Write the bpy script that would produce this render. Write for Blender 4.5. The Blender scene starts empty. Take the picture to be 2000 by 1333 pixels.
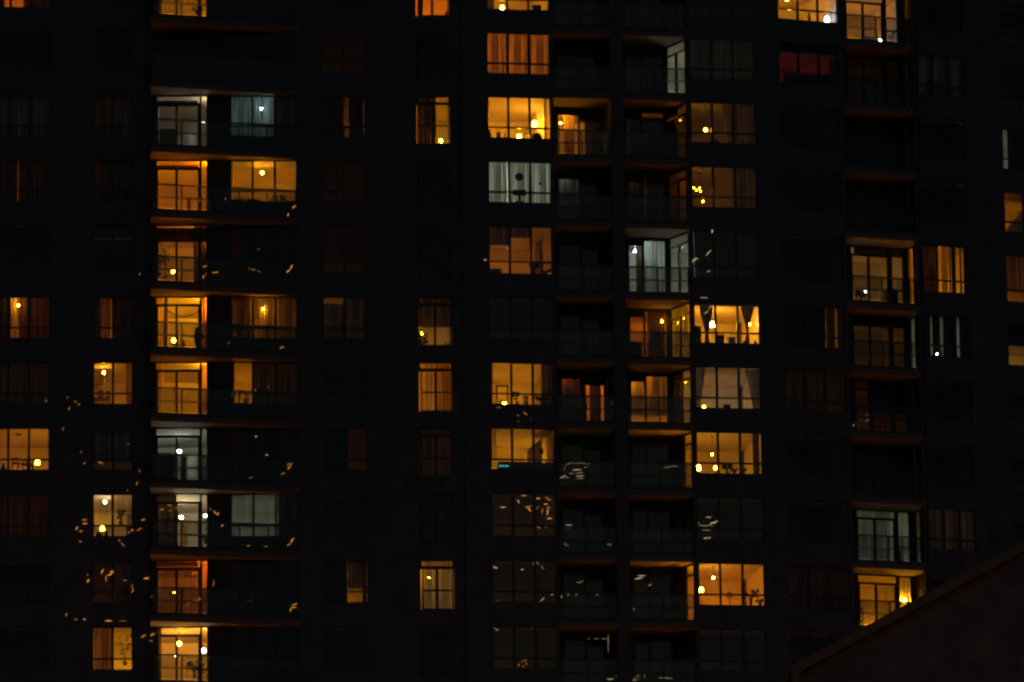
import bpy, math, random
from mathutils import Vector, Matrix
random.seed(7)
C = bpy.context.scene.collection
sc = bpy.context.scene
# ------------------------------------------------------------------ camera
F_PX = 12000.0; PITCH = math.atan(.203); ROLL = .0113
CAM = Vector((0, 0, 1.7))
fw = Vector((0, math.cos(PITCH), math.sin(PITCH)))
U0 = Vector((0, -math.sin(PITCH), math.cos(PITCH))); R0 = Vector((1, 0, 0))
rt = R0*math.cos(ROLL) - U0*math.sin(ROLL)
up = U0*math.cos(ROLL) + R0*math.sin(ROLL)
cd = bpy.data.cameras.new('camera'); cam = bpy.data.objects.new('camera', cd); C.objects.link(cam)
cam.matrix_world = Matrix(((rt.x, up.x, -fw.x, CAM.x), (rt.y, up.y, -fw.y, CAM.y), (rt.z, up.z, -fw.z, CAM.z), (0, 0, 0, 1)))
cd.lens = F_PX*36/2000; cd.sensor_width = 36; cd.clip_start = .5; cd.clip_end = 2000
sc.camera = cam
# ------------------------------------------------------------------ night sky, exposure
w = bpy.data.worlds.new('World'); sc.world = w; w.use_nodes = True
wn = w.node_tree; bg = wn.nodes['Background']
sky = wn.nodes.new('ShaderNodeTexSky'); sky.sky_type = 'NISHITA'; sky.sun_disc = False
sky.sun_elevation = math.radians(12.0); sky.sun_rotation = math.radians(160)
hs = wn.nodes.new('ShaderNodeMixRGB'); hs.blend_type = 'MULTIPLY'; hs.inputs[0].default_value = 1
hs.inputs[2].default_value = (.45, .68, 1, 1)
wn.links.new(sky.outputs[0], hs.inputs[1]); wn.links.new(hs.outputs[0], bg.inputs[0])
SKY = .0042
bg.inputs[1].default_value = SKY
wall_fill = bpy.data.lights.new('wall_fill', 'SUN'); wall_fill.energy = .048; wall_fill.angle = math.radians(12); wall_fill.color = (.5, .75, 1)  # unseen cool directional fill, added to lift the dark wall tone
mo = bpy.data.objects.new('wall_fill', wall_fill); C.objects.link(mo); mo.rotation_euler = (math.radians(36), 0, math.radians(14))
vs = sc.view_settings; vs.view_transform = 'Standard'; vs.look = 'None'; vs.exposure = 0; vs.gamma = 1; vs.use_curve_mapping = False
sc.cycles.max_bounces = 6; sc.cycles.diffuse_bounces = 4; sc.cycles.transparent_max_bounces = 16
sc.cycles.caustics_reflective = False; sc.cycles.caustics_refractive = False
sc.cycles.filter_width = 2.5

# ------------------------------------------------------------------ materials
MT = {}
def mat(name, col, rough=.8, noise=0, scale=3, metal=0, bump=0):
    if name in MT: return MT[name]
    m = bpy.data.materials.new(name); m.use_nodes = True; n = m.node_tree; b = n.nodes['Principled BSDF']
    b.inputs['Base Color'].default_value = (*col, 1); b.inputs['Roughness'].default_value = rough; b.inputs['Metallic'].default_value = metal
    if noise:
        tc = n.nodes.new('ShaderNodeTexCoord'); t = n.nodes.new('ShaderNodeTexNoise'); t.inputs['Scale'].default_value = scale; t.inputs['Detail'].default_value = 6
        r = n.nodes.new('ShaderNodeValToRGB'); r.color_ramp.elements[0].position = .3; r.color_ramp.elements[1].position = .7
        r.color_ramp.elements[0].color = (*[c*(1-noise) for c in col], 1); r.color_ramp.elements[1].color = (*[min(1, c*(1+noise)) for c in col], 1)
        n.links.new(tc.outputs['Object'], t.inputs['Vector']); n.links.new(t.outputs['Fac'], r.inputs[0]); n.links.new(r.outputs[0], b.inputs['Base Color'])
        if bump:
            bp = n.nodes.new('ShaderNodeBump'); bp.inputs['Strength'].default_value = bump; bp.inputs['Distance'].default_value = .02
            n.links.new(t.outputs['Fac'], bp.inputs['Height']); n.links.new(bp.outputs[0], b.inputs['Normal'])
    MT[name] = m; return m
def glassmat(name, tint, refl=1.0, wavy=.03):
    if name in MT: return MT[name]
    m = bpy.data.materials.new(name); m.use_nodes = True; n = m.node_tree; n.nodes.clear()
    o = n.nodes.new('ShaderNodeOutputMaterial'); mx = n.nodes.new('ShaderNodeMixShader'); tr = n.nodes.new('ShaderNodeBsdfTransparent'); gl = n.nodes.new('ShaderNodeBsdfGlossy')
    fr = n.nodes.new('ShaderNodeFresnel'); fr.inputs[0].default_value = 1.5
    gl.inputs['Roughness'].default_value = .04; tr.inputs[0].default_value = (*tint, 1)
    t = n.nodes.new('ShaderNodeTexNoise'); t.inputs['Scale'].default_value = 1.3; bp = n.nodes.new('ShaderNodeBump'); bp.inputs['Strength'].default_value = wavy; bp.inputs['Distance'].default_value = .3
    tc = n.nodes.new('ShaderNodeTexCoord'); n.links.new(tc.outputs['Object'], t.inputs['Vector']); n.links.new(t.outputs['Fac'], bp.inputs['Height']); n.links.new(bp.outputs[0], gl.inputs['Normal'])
    ge = n.nodes.new('ShaderNodeNewGeometry'); sb = n.nodes.new('ShaderNodeMath'); sb.operation = 'SUBTRACT'; sb.inputs[0].default_value = 1; ml = n.nodes.new('ShaderNodeMath'); ml.operation = 'MULTIPLY'
    n.links.new(ge.outputs['Backfacing'], sb.inputs[1]); n.links.new(fr.outputs[0], ml.inputs[0]); n.links.new(sb.outputs[0], ml.inputs[1])
    n.links.new(ml.outputs[0], mx.inputs[0]); n.links.new(tr.outputs[0], mx.inputs[1]); n.links.new(gl.outputs[0], mx.inputs[2]); n.links.new(mx.outputs[0], o.inputs[0])
    MT[name] = m; return m
def emit(name, col, s):
    if name in MT: return MT[name]
    m = bpy.data.materials.new(name); m.use_nodes = True; n = m.node_tree; b = n.nodes['Principled BSDF']
    b.inputs['Base Color'].default_value = (*col, 1); b.inputs['Emission Color'].default_value = (*col, 1); b.inputs['Emission Strength'].default_value = s
    MT[name] = m; return m
def cloth(name, col, tl=.5, thin=0):
    """woven fabric: diffuse and translucent, optionally sheer"""
    if name in MT: return MT[name]
    m = bpy.data.materials.new(name); m.use_nodes = True; n = m.node_tree; n.nodes.clear()
    o = n.nodes.new('ShaderNodeOutputMaterial'); d = n.nodes.new('ShaderNodeBsdfDiffuse'); t = n.nodes.new('ShaderNodeBsdfTranslucent'); mx = n.nodes.new('ShaderNodeMixShader')
    tc = n.nodes.new('ShaderNodeTexCoord'); mp = n.nodes.new('ShaderNodeMapping'); mp.inputs['Scale'].default_value = (9, 9, .25)
    nz = n.nodes.new('ShaderNodeTexNoise'); nz.inputs['Scale'].default_value = 1.5; r = n.nodes.new('ShaderNodeValToRGB')
    r.color_ramp.elements[0].position = .3; r.color_ramp.elements[1].position = .7
    r.color_ramp.elements[0].color = (*[c*.35 for c in col], 1); r.color_ramp.elements[1].color = (*[min(1, c*1.35) for c in col], 1)
    n.links.new(tc.outputs['Object'], mp.inputs[0]); n.links.new(mp.outputs[0], nz.inputs['Vector']); n.links.new(nz.outputs['Fac'], r.inputs[0])
    n.links.new(r.outputs[0], d.inputs[0]); n.links.new(r.outputs[0], t.inputs[0]); mx.inputs[0].default_value = tl
    n.links.new(d.outputs[0], mx.inputs[1]); n.links.new(t.outputs[0], mx.inputs[2])
    if thin:
        tr = n.nodes.new('ShaderNodeBsdfTransparent'); m2 = n.nodes.new('ShaderNodeMixShader'); m2.inputs[0].default_value = thin
        n.links.new(mx.outputs[0], m2.inputs[1]); n.links.new(tr.outputs[0], m2.inputs[2]); n.links.new(m2.outputs[0], o.inputs[0])
    else: n.links.new(mx.outputs[0], o.inputs[0])
    MT[name] = m; return m
WALL = mat('dark_brick', (.062, .078, .095), .9, .25, 1.2)
SLAB = mat('painted_concrete', (.42, .35, .29), .85, .12, 1.5)
FASC = mat('dark_fascia_paint', (.12, .1, .09), .9, .15, 2)
PAINT = mat('room_paint', (.62, .56, .48), .9, .04, 1)
METAL = mat('dark_bronze_metal', (.02, .02, .022), .45)
GLASS = glassmat('window_glass', (.93, .95, .93))
TINT = glassmat('tinted_guard_glass', (.66, .67, .66))
DARK = mat('dark_object', (.03, .028, .026), .6)
WOOD = mat('brown_wood', (.12, .06, .03), .6, .3, 8)
LEAF = mat('leaf_green', (.03, .06, .02), .6, .3, 9)
POT = mat('clay_pot', (.25, .1, .05), .8)
WHITE = mat('white_plastic', (.75, .75, .72), .5)
CL = {'brown': cloth('brown_curtain', (.5, .34, .22), .45), 'cream': cloth('cream_curtain', (.75, .66, .5), .5), 'sheer': cloth('sheer_curtain', (.8, .78, .72), .5, .35),
      'thick': cloth('thick_curtain', (.14, .09, .06), .25), 'orange': cloth('orange_curtain', (.85, .6, .35), .6), 'red': cloth('red_curtain', (.26, .13, .08), .35),
      'dark': cloth('dark_curtain', (.05, .035, .03), .2), 'white': cloth('white_blind_cloth', (.75, .76, .7), .45), 'grey': cloth('grey_curtain', (.35, .34, .32), .4)}

# ------------------------------------------------------------------ mesh helpers
class MB:
    def __init__(s): s.v = []; s.f = []
    def box(s, x0, x1, y0, y1, z0, z1):
        b = len(s.v); s.v += [(x, y, z) for z in (z0, z1) for x, y in ((x0, y0), (x1, y0), (x1, y1), (x0, y1))]
        s.f += [tuple(b+i for i in q) for q in ((3, 2, 1, 0), (4, 5, 6, 7), (0, 1, 5, 4), (1, 2, 6, 5), (2, 3, 7, 6), (3, 0, 4, 7))]; return s
    def prism(s, pts, z0, z1):
        b = len(s.v); n = len(pts); s.v += [(x, y, z0) for x, y in pts]+[(x, y, z1) for x, y in pts]
        s.f += [tuple(b+i for i in reversed(range(n))), tuple(b+n+i for i in range(n))]+[(b+i, b+(i+1) % n, b+n+(i+1) % n, b+n+i) for i in range(n)]; return s
    def vprism(s, pts, y0, y1):           # outline in x,z given thickness in y
        b = len(s.v); n = len(pts); s.v += [(x, y0, z) for x, z in pts]+[(x, y1, z) for x, z in pts]
        s.f += [tuple(b+i for i in range(n)), tuple(b+n+i for i in reversed(range(n)))]+[(b+i, b+n+i, b+n+(i+1) % n, b+(i+1) % n) for i in range(n)]; return s
    def ring(s, prof, c=(0, 0, 0), n=12, cap=True):
        b = len(s.v)
        for r, z in prof: s.v += [(c[0]+r*math.cos(2*math.pi*i/n), c[1]+r*math.sin(2*math.pi*i/n), c[2]+z) for i in range(n)]
        for k in range(len(prof)-1): s.f += [(b+k*n+i, b+k*n+(i+1) % n, b+(k+1)*n+(i+1) % n, b+(k+1)*n+i) for i in range(n)]
        if cap: s.f += [tuple(b+i for i in reversed(range(n))), tuple(b+(len(prof)-1)*n+i for i in range(n))]
        return s
    def ball(s, c, r, n=10): return s.ring([(r*math.sin(a), -r*math.cos(a)) for a in [math.pi*(.04+.92*k/6) for k in range(7)]], c, n)
    def tube(s, pts, r, n=5):
        b = len(s.v); P = [Vector(p) for p in pts]
        for i, p in enumerate(P):
            d = (P[min(i+1, len(P)-1)]-P[max(i-1, 0)]).normalized(); a = d.cross(Vector((0, 1, 0.01))).normalized(); q = d.cross(a)
            rr = r[i] if isinstance(r, (list, tuple)) else r
            s.v += [tuple(p+(a*math.cos(2*math.pi*j/n)+q*math.sin(2*math.pi*j/n))*rr) for j in range(n)]
        for k in range(len(P)-1): s.f += [(b+k*n+i, b+k*n+(i+1) % n, b+(k+1)*n+(i+1) % n, b+(k+1)*n+i) for i in range(n)]
        s.f += [tuple(b+i for i in reversed(range(n))), tuple(b+(len(P)-1)*n+i for i in range(n))]; return s
    def disc_y(s, cx, cz, r, y0, y1, n=20): return s.vprism([(cx+r*math.cos(2*math.pi*i/n), cz+r*math.sin(2*math.pi*i/n)) for i in range(n)], y0, y1)
    def mesh(s, name, m, smooth=False):
        me = bpy.data.meshes.new(name); me.from_pydata(s.v, [], s.f); me.materials.append(m)
        if smooth:
            for p in me.polygons: p.use_smooth = True
        me.update(); return me
    def build(s, name, m, parent=None, loc=(0, 0, 0), rz=0, smooth=False): return link(name, s.mesh(name, m, smooth), parent, loc, rz)
def link(name, me, parent=None, loc=(0, 0, 0), rz=0):
    o = bpy.data.objects.new(name, me); C.objects.link(o); o.parent = parent; o.location = loc; o.rotation_euler = (0, 0, rz); return o
def tag(o, label=None, cat=None, group=None, kind=None):
    if label: o['label'] = label
    if cat: o['category'] = cat
    if group: o['group'] = group
    if kind: o['kind'] = kind
    return o

# ------------------------------------------------------------------ the three facades
PL = {'L': (252.95, .061), 'C': (253.0, .16), 'R': (250.84, .36)}
ANG = {k: math.atan(v[1]) for k, v in PL.items()}
def unp(px, py, b, v=0.0):
    """photo position on the vertical plane v metres behind facade b -> metres along the facade, height"""
    y0, s = PL[b]; a = ANG[b]; n = Vector((-math.sin(a), math.cos(a), 0)); t = Vector((math.cos(a), math.sin(a), 0)); o = Vector((0, y0, 0))
    d = fw*F_PX + rt*(px-1000) + up*(666.5-py); k = (v+(o-CAM).dot(n))/d.dot(n); p = CAM+d*k
    return (p-o).dot(t), p.z
def X(px, b, v=0.0, py=620): return unp(px, py, b, v)[0]
H7 = 49.37; CLR = {k: 2.58 for k in range(-2, 14)}; CLR[4] = 2.86
HEAD = {k: H7+2.8*(7-k) for k in range(5, 14)}; HEAD[4] = HEAD[5]+3.08
for k in (3, 2, 1, 0, -1, -2): HEAD[k] = HEAD[k+1]+2.8
FLOOR = {k: HEAD[k]-CLR[k] for k in HEAD}
SILL = .73; ROWS = range(-1, 12); DEP = 4.8
bld = {}
for b, lab in (('L', 'dark left apartment tower with wedge balconies and amber lit windows'), ('C', 'dark central apartment tower with recessed balconies and three-bay windows'), ('R', 'dark right apartment tower turned away, with few lit windows')):
    e = bpy.data.objects.new('apartment_tower', None); C.objects.link(e); e.location = (0, PL[b][0], 0); e.rotation_euler = (0, 0, ANG[b])
    tag(e, lab, 'building'); bld[b] = e

COLS = {}   # name -> block, v, u0, u1, kind
def col(name, b, x0, x1, kind, v=0.0): COLS[name] = dict(b=b, v=v, u0=X(x0, b, v), u1=X(x1, b, v), kind=kind)
col('A', 'L', -23, 98, 'tri'); col('B', 'L', 182, 260, 'duo'); col('C', 'L', 303, 406, 'door'); col('J', 'L', 450, 582, 'tri')
col('K', 'L', 630, 716, 'duo'); col('D', 'L', 817, 882, 'slim')
col('E', 'C', 956, 1081, 'tri'); col('F', 'C', 1093, 1180, 'fdoor', 1.8); col('G', 'C', 1229, 1303, 'gdoor', 1.8); col('H', 'C', 1355, 1484, 'tri')
col('M', 'R', 1531, 1650, 'tri'); col('N', 'R', 1663, 1768, 'ndoor', 1.5); col('O', 'R', 1803, 1895, 'tri', .3); col('S', 'R', 1967, 2085, 'tri', 1.2)

GC = {}
def win_geo(kind, W, H):
    """bars (x0,x1,z0,z1) and panes of a window of width W, height H"""
    bars = []; panes = []
    if kind in ('tri', 'duo'):
        n = 3 if kind == 'tri' else 2; tz = H*.265; mw = .1
        bars += [(0, W, 0, .05), (0, W, H-.05, H), (0, .05, .05, H-.05), (W-.05, W, .05, H-.05)]
        bw = W/n
        for i in range(n):
            a = .05 if i == 0 else i*bw+mw/2; c = W-.05 if i == n-1 else (i+1)*bw-mw/2
            if i: bars.append((i*bw-mw/2, i*bw+mw/2, .05, H-.05))
            bars.append((a, c, tz-.035, tz+.035)); panes += [(a, c, .05, tz-.035), (a, c, tz+.035, H-.05)]
    elif kind in ('door', 'ndoor'):
        p = W*(.845 if kind == 'door' else .72); q = p+(.09 if kind == 'door' else .16); hb = H-.33
        bars += [(0, W, 0, .04), (0, W, H-.05, H), (0, .06, .04, H-.05), (W-.05, W, .04, H-.05), (p, q, .04, H-.05), (.06, p, hb-.1, hb)]
        panes.append((.06, p, hb, H-.05))
        mid = p*.48; bars += [(.06, .12, .04, hb-.1), (p-.07, p, .04, hb-.1), (mid-.05, mid+.05, .04, hb-.1)]
        panes += [(.12, mid-.05, .04, hb-.1), (mid+.05, p-.07, .04, hb-.1)]
        if kind == 'door': panes.append((q, W-.05, .04, H-.05))
        else: bars.append((q, W-.05, .95, 1.0)); panes += [(q, W-.05, .04, .95), (q, W-.05, 1.0, H-.05)]
    elif kind == 'slim':
        hb = H-.27; mid = W/2; tz = (H-.4)*.48
        bars += [(.08, W-.02, 0, .05), (0, W, H-.05, H), (0, .05, hb, H-.05), (W-.05, W, hb, H-.05), (0, W, hb-.12, hb)]
        panes.append((.05, W-.05, hb, H-.05))
        bars += [(.08, .13, .05, hb-.12), (W-.07, W-.02, .05, hb-.12), (mid-.05, mid+.05, .05, hb-.12)]
        for a, c in ((.13, mid-.05), (mid+.05, W-.07)): bars.append((a, c, tz-.03, tz+.03)); panes += [(a, c, .05, tz-.03), (a, c, tz+.03, hb-.12)]
    elif kind == 'fdoor':
        p = W*.47; hb = H-.3; h2 = H-.55
        bars += [(0, W, 0, .04), (0, .05, .04, hb), (0, p, hb, hb+.06), (p, p+.1, .04, hb+.06), (p+.1, W, h2, h2+.06), (W-.05, W, .04, h2)]
        panes += [(.05, p, .04, hb), (p+.1, W-.05, .04, h2)]
    elif kind == 'gdoor':
        p = W*.37; hb = H-.36; h2 = H-.12
        bars += [(0, W, 0, .04), (0, .05, .04, hb), (0, p, hb, hb+.06), (p, p+.1, .04, h2+.06), (p+.1, W, h2, h2+.06), (W-.05, W, .04, h2)]
        panes += [(.05, p, .04, hb), (p+.1, W-.05, .04, h2)]
    elif kind == 'side':
        hb = H-.42
        bars += [(0, W, 0, .04), (0, W, H-.06, H), (0, .06, .04, H-.06), (W-.06, W, .04, H-.06), (.06, W-.06, hb-.08, hb), (W*.5-.06, W*.5+.06, .04, hb-.08)]
        panes += [(.06, W-.06, hb, H-.06), (.06, W*.5-.06, .04, hb-.08), (W*.5+.06, W-.06, .04, hb-.08)]
    elif kind == 'nside':
        bars += [(0, W, 0, .04), (0, W, H-.06, H), (0, .06, .04, H-.06), (W-.06, W, .04, H-.06), (W*.5-.08, W*.5+.08, .04, H-.06)]
        panes += [(.06, W*.5-.08, .04, H-.06), (W*.5+.08, W-.06, .04, H-.06)]
    return bars, panes
def window(b, kind, u, v, z, W, H, rz=0, lit=True):
    key = (kind, round(W, 3), round(H, 3))
    if key not in GC:
        bars, panes = win_geo(kind, W, H); m = MB()
        for x0, x1, z0, z1 in bars: m.box(x0, x1, -.03, .05, z0, z1)
        fm = m.mesh('window', METAL); pm = [MB().box(x0-.01, x1+.01, .004, .012, z0-.01, z1+.01).mesh('pane', GLASS) for x0, x1, z0, z1 in panes]
        g = MB()
        for x0, x1, z0, z1 in panes: g.box(x0-.01, x1+.01, .004, .012, z0-.01, z1+.01)
        GC[key] = (fm, pm, g.mesh('glazing', GLASS))
    fm, pm, gm = GC[key]; f = link('window', fm, bld[b], (u, v, z), rz)
    if lit:
        for p in pm: link('pane', p, f)
    else: link('glazing', gm, f)
    return f

LIT = {('A', r) for r in (0, 2, 3, 5, 6, 7, 8)} | {('B', r) for r in (4, 5, 6, 7, 8, 9, 10)} | {('C', r) for r in (0, 2, 3, 4, 5, 6, 7, 8, 9, 10)} | {('J', r) for r in (2, 3, 5, 6, 8)} | \
      {('K', r) for r in (2, 5, 9)} | {('D', r) for r in (0, 2, 5, 6, 7, 8, 9)} | {('E', r) for r in (0, 1, 2, 3, 4, 6, 7, 8, 9)} | {('F', r) for r in (2, 3, 6)} | {('G', r) for r in (2, 3, 4, 5, 6)} | \
      {('H', r) for r in (1, 2, 3, 4, 5, 6, 7, 9)} | {('M', r) for r in (0, 1, 5, 6, 9)} | {('N', r) for r in (0, 1, 4, 5, 6, 8, 9)} | {('O', r) for r in (0, 1, 4, 5, 8)} | {('S', r) for r in (2, 3, 4, 5)}
# room divisions along each facade (metres from photo columns)
EXT = {'L': (-160, 890, -160, 905), 'C': (914, 1490, 905, 1500), 'R': (1527, 2160, 1500, 2160)}
def wallrow(m, u0, u1, v, th, z0, z1, ops):
    """a strip of wall with rectangular openings"""
    x = u0
    for a, c, za, zb in sorted(ops):
        if a > x: m.box(x, a, v, v+th, z0, z1)
        if za > z0: m.box(a, c, v, v+th, z0, za)
        if zb < z1: m.box(a, c, v, v+th, zb, z1)
        x = c
    if u1 > x: m.box(x, u1, v, v+th, z0, z1)
gL = X(1223, 'C'); gR = X(1349, 'C'); gB = X(1308, 'C', 1.8); fL = X(1086, 'C'); fR = X(1199, 'C')
nL = X(1656, 'R'); nR = X(1795, 'R'); nB = X(1770, 'R', 1.5); sL = X(1925, 'R')
cL = X(294, 'L', -1.5); cR = X(584, 'L')
PART = {'L': [X(p, 'L') for p in (-155, 130, 281, 427, 605, 765, 888)], 'C': [X(916, 'C'), X(1084, 'C'), X(1205, 'C'), None, X(1489, 'C')], 'R': [X(1529, 'R'), X(1655, 'R'), None, X(1915, 'R'), X(2150, 'R')]}
OB = X(1799, 'R')
for r in ROWS:
    zf, zh = FLOOR[r], HEAD[r]; hi = zf+CLR[r]; zt = FLOOR[r-1]   # top of the slab above
    for b in 'LCR':
        e = bld[b]; x0, x1, y0, y1 = EXT[b]; u0, u1, w0, w1 = X(x0, b), X(x1, b), X(y0, b), X(y1, b)
        m = MB(); ops = []
        for n, c in COLS.items():
            if c['b'] != b: continue
            lit = (n, r) in LIT; W = c['u1']-c['u0']; k = c['kind']
            s = {'tri': SILL, 'duo': SILL, 'slim': .45, 'door': .03, 'fdoor': .03, 'gdoor': .03, 'ndoor': .03}[k]; H = CLR[r]-s-.02
            window(b, k, c['u0'], c['v']+.06, zf+s, W, H, 0, lit)
            if c['v'] < .1: ops.append((c['u0'], c['u1'], zf+s, zf+s+H))
        top = zt-.01
        if b == 'L': wallrow(m, w0, w1, 0, .2, zf-.01, top, ops)
        if b == 'C':
            wallrow(m, w0, fL, 0, .2, zf-.01, top, [o for o in ops if o[0] < fL]); m.build('facade_wall', WALL, e); m = MB(); wallrow(m, gR, w1, 0, .2, zf-.01, top, [o for o in ops if o[0] > gR])
            m.build('facade_wall', WALL, e); MB().box(fR, gL, 0, 1.79, zf, zh-.003).build('balcony_pier', WALL, e)                      # pier between the two balconies
            for n, a, c2 in (('F', fL, fR), ('G', gL, gB)):
                c = COLS[n]; W = c['u1']-c['u0']; H = CLR[r]-.05; bars, panes = win_geo(c['kind'], W, H)
                pa = panes[0]; pb = panes[1]
                m = MB(); wallrow(m, a, c2, 1.8, .2, zf, zh-.003, [(c['u0'], c['u0']+pa[1]+.05, zf+.03, zf+.03+pa[3]+.06), (c['u0']+pa[1]+.05, c['u1'], zf+.03, zf+.03+pb[3]+.06)])
                m.build('recess_wall', WALL, e)
            L = math.hypot(gR-gB, 1.62); ra = math.atan2(-1.62, gR-gB)
            window('C', 'side', gB+.03, 1.85, zf+.03, L, CLR[r]-.05, ra, ('H', r) in LIT)
        if b == 'R':
            wallrow(m, w0, nL, 0, .2, zf-.01, top, [o for o in ops if o[0] < nL])
            m.build('facade_wall', WALL, e); m = MB(); m.box(nR, OB, 0, .29, zf-.01, top)
            c = COLS['O']; wallrow(m, OB, sL, .3, .2, zf-.01, top, [(c['u0'], c['u1'], zf+SILL, zf+CLR[r]-.02)])
            c = COLS['S']; m.box(sL, sL+.2, .5, 1.19, zf-.01, top); wallrow(m, sL, w1, 1.2, .2, zf-.01, top, [(c['u0'], c['u1'], zf+SILL, zf+CLR[r]-.02)])
            m.build('facade_wall', WALL, e); m = MB(); c = COLS['N']; wallrow(m, nL, nB+.15, 1.5, .2, zf, zh-.003, [(c['u0'], c['u1'], zf+.03, zh-.02)]); m.build('recess_wall', WALL, e)
            window('R', 'nside', nB+.1, 1.5, zf+.03, 1.42, CLR[r]-.05, math.radians(-88), ('N', r) in LIT)
        if b == 'L': m.build('facade_wall', WALL, e)
        # slab above this storey (its underside is the ceiling and the balcony soffit)
        if b == 'L': out = [(u0, DEP), (u0, .2), (u1, .2), (u1, DEP)]
        if b == 'C': out = [(u0, DEP), (u0, .2), (fL, .2), (fL, .0), (fR, .0), (gL, 0), (gR, 0), (gR, .2), (u1, .2), (u1, DEP)]
        if b == 'R': out = [(u0, DEP), (u0, .2), (nL, .2), (nL, 0), (nR, 0), (nR, .29), (OB, .5), (sL+.01, .5), (sL+.21, 1.4), (u1, 1.4), (u1, DEP)]
        MB().prism(out, zh, zt).build('floor_slab', SLAB, e)
        # partitions and back walls
        p = MB(); P = PART[b]
        for i, u in enumerate(P):
            if u is None: continue
            v0 = .2
            if b == 'C' and i in (1, 2): v0 = .2 if i == 1 else 1.8
            if b == 'R' and i == 1: v0 = .2
            if b == 'R' and i == 3: v0 = 1.4
            p.box(u-.06, u+.06, v0+.003, DEP-.15, zf, zh-.002)
        if b == 'C': p.box(gB+.0, gB+.12, 2.02, DEP-.15, zf, zh-.002)
        if b == 'R': p.box(nB+.16, nB+.28, 1.55, DEP-.15, zf, zh-.002)
        p.box(u0, u1, DEP-.14, DEP, zf, zh-.002); p.build('room_wall', PAINT, e)
        if b == 'C':   # outer skins of the recess ends
            MB().box(fL-.06, fL, .2, 1.8, zf, zh-.004).build('recess_wall', WALL, e)
    # wedge balcony slab on the left tower (hangs off the slab above this storey), with a dark edge band
    MB().prism([(cL, .19), (cL+.0, -1.5), (cL+.12, -1.56), (cR, -.06), (cR, .19)], zh-.02, zt).build('balcony_slab', SLAB, bld['L'])
    MB().prism([(cL-.02, -1.5), (cL+.11, -1.585), (cR, -.085), (cR, -.063), (cL+.12, -1.563), (cL-.003, -1.5)], zh-.023, zt+.003).build('edge_band', FASC, bld['L'])
    MB().prism([(cL-.02, -1.5), (cL-.003, -1.5), (cL-.003, -.01), (cL-.02, -.01)], zh-.023, zt+.003).build('edge_band', FASC, bld['L'])
    MB().box(fL+.002, fR-.002, -.02, -.002, zh-.003, zt+.003).build('edge_band', FASC, bld['C']); MB().box(gL+.002, gR-.002, -.02, -.002, zh-.003, zt+.003).build('edge_band', FASC, bld['C']); MB().box(fR-.001, gL+.001, -.012, -.002, zh-.01, zt+.01).build('pier_band', WALL, bld['C'])
    MB().box(nL+.002, nR-.002, -.02, -.002, zh-.003, zt+.003).build('edge_band', FASC, bld['R'])
def guard(b, pts, z, curb=True):
    """rail, lower bar, posts and tinted panels along a path"""
    g = bpy.data.objects.new('balcony_guard', None); C.objects.link(g); g.parent = bld[b]; g.location = (pts[0][0], pts[0][1], z)
    o = Vector((*pts[0], 0)); rail = MB(); gl = MB(); cb = MB()
    for a, c in zip(pts[:-1], pts[1:]):
        A = Vector((*a, 0))-o; B = Vector((*c, 0))-o; d = B-A; L = d.length; d.normalize(); n = Vector((-d.y, d.x, 0))
        def bar(mb, h, t0, t1, s0=0, s1=L):
            q = [(A+d*s0-n*h), (A+d*s1-n*h), (A+d*s1+n*h), (A+d*s0+n*h)]; mb.prism([(p.x, p.y) for p in q], t0, t1)
        bar(rail, .03, 1.16, 1.22); bar(rail, .015, .61, .66); bar(gl, .006, .18, 1.16, .05, L-.05)
        if curb: bar(cb, .06, .002, .14)
        k = max(1, round(L/1.35))
        for i in range(k+1):
            s = .03+(L-.06)*i/k; pm = MB(); bar(pm, .022, .14, 1.17, s-.03, s+.03); pm.build('post', METAL, g)
    rail.build('rail', METAL, g); gl.build('guard_panel', TINT, g); cb.build('kerb', WALL, g)
for r in ROWS:
    z = FLOOR[r]
    guard('L', [(cL+.07, -.02), (cL+.07, -1.42), (cR-.1, -.12)], z)
    guard('C', [(fL+.01, .09), (fR-.01, .09)], z); guard('C', [(gL+.01, .09), (gR-.01, .09)], z)
    guard('R', [(nL+.01, .09), (nR-.01, .09)], z)
for b in 'LCR':
    u0, u1 = X(EXT[b][0], b), X(EXT[b][1], b); z = FLOOR[11]
    MB().box(u0, u1, 0, DEP, 0, z-.24).build('base_wall', WALL, bld[b])
    MB().box(u0, u1, .2, DEP, z-.22, z-.002).build('floor_slab', SLAB, bld[b])
    zt = FLOOR[-2]; MB().box(u0, u1, 0, .2, zt, zt+1.1).box(u0, u1, .2, DEP, zt, zt+.2).build('parapet', WALL, bld[b])
    MB().box(u0-.15, u0-.003, .2, DEP, 0, zt).box(u1+.003, u1+.15, .2, DEP, 0, zt).build('end_wall', WALL, bld[b])

# ------------------------------------------------------------------ things in and on the towers
ROWN = {-1: 'above the top', 0: 'top', 1: 'second', 2: 'third', 3: 'fourth', 4: 'fifth', 5: 'sixth', 6: 'seventh', 7: 'eighth', 8: 'ninth', 9: 'tenth', 10: 'eleventh', 11: 'twelfth'}
COLN = {'A': 'far left window', 'B': 'narrow left window', 'C': 'left balcony door', 'J': 'left balcony window', 'K': 'two-bay window', 'D': 'tall slim window', 'E': 'centre window', 'F': 'first recessed balcony',
        'G': 'second recessed balcony', 'H': 'window beyond recesses', 'M': 'right tower window', 'N': 'right tower balcony', 'O': 'far right window', 'S': 'right edge window'}
def where(n, r): return '%s, %s storey down' % (COLN[n], ROWN[r])
def wpos(b, u, v, z):
    a = ANG[b]; return Vector((u*math.cos(a)-v*math.sin(a), PL[b][0]+u*math.sin(a)+v*math.cos(a), z))
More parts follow.
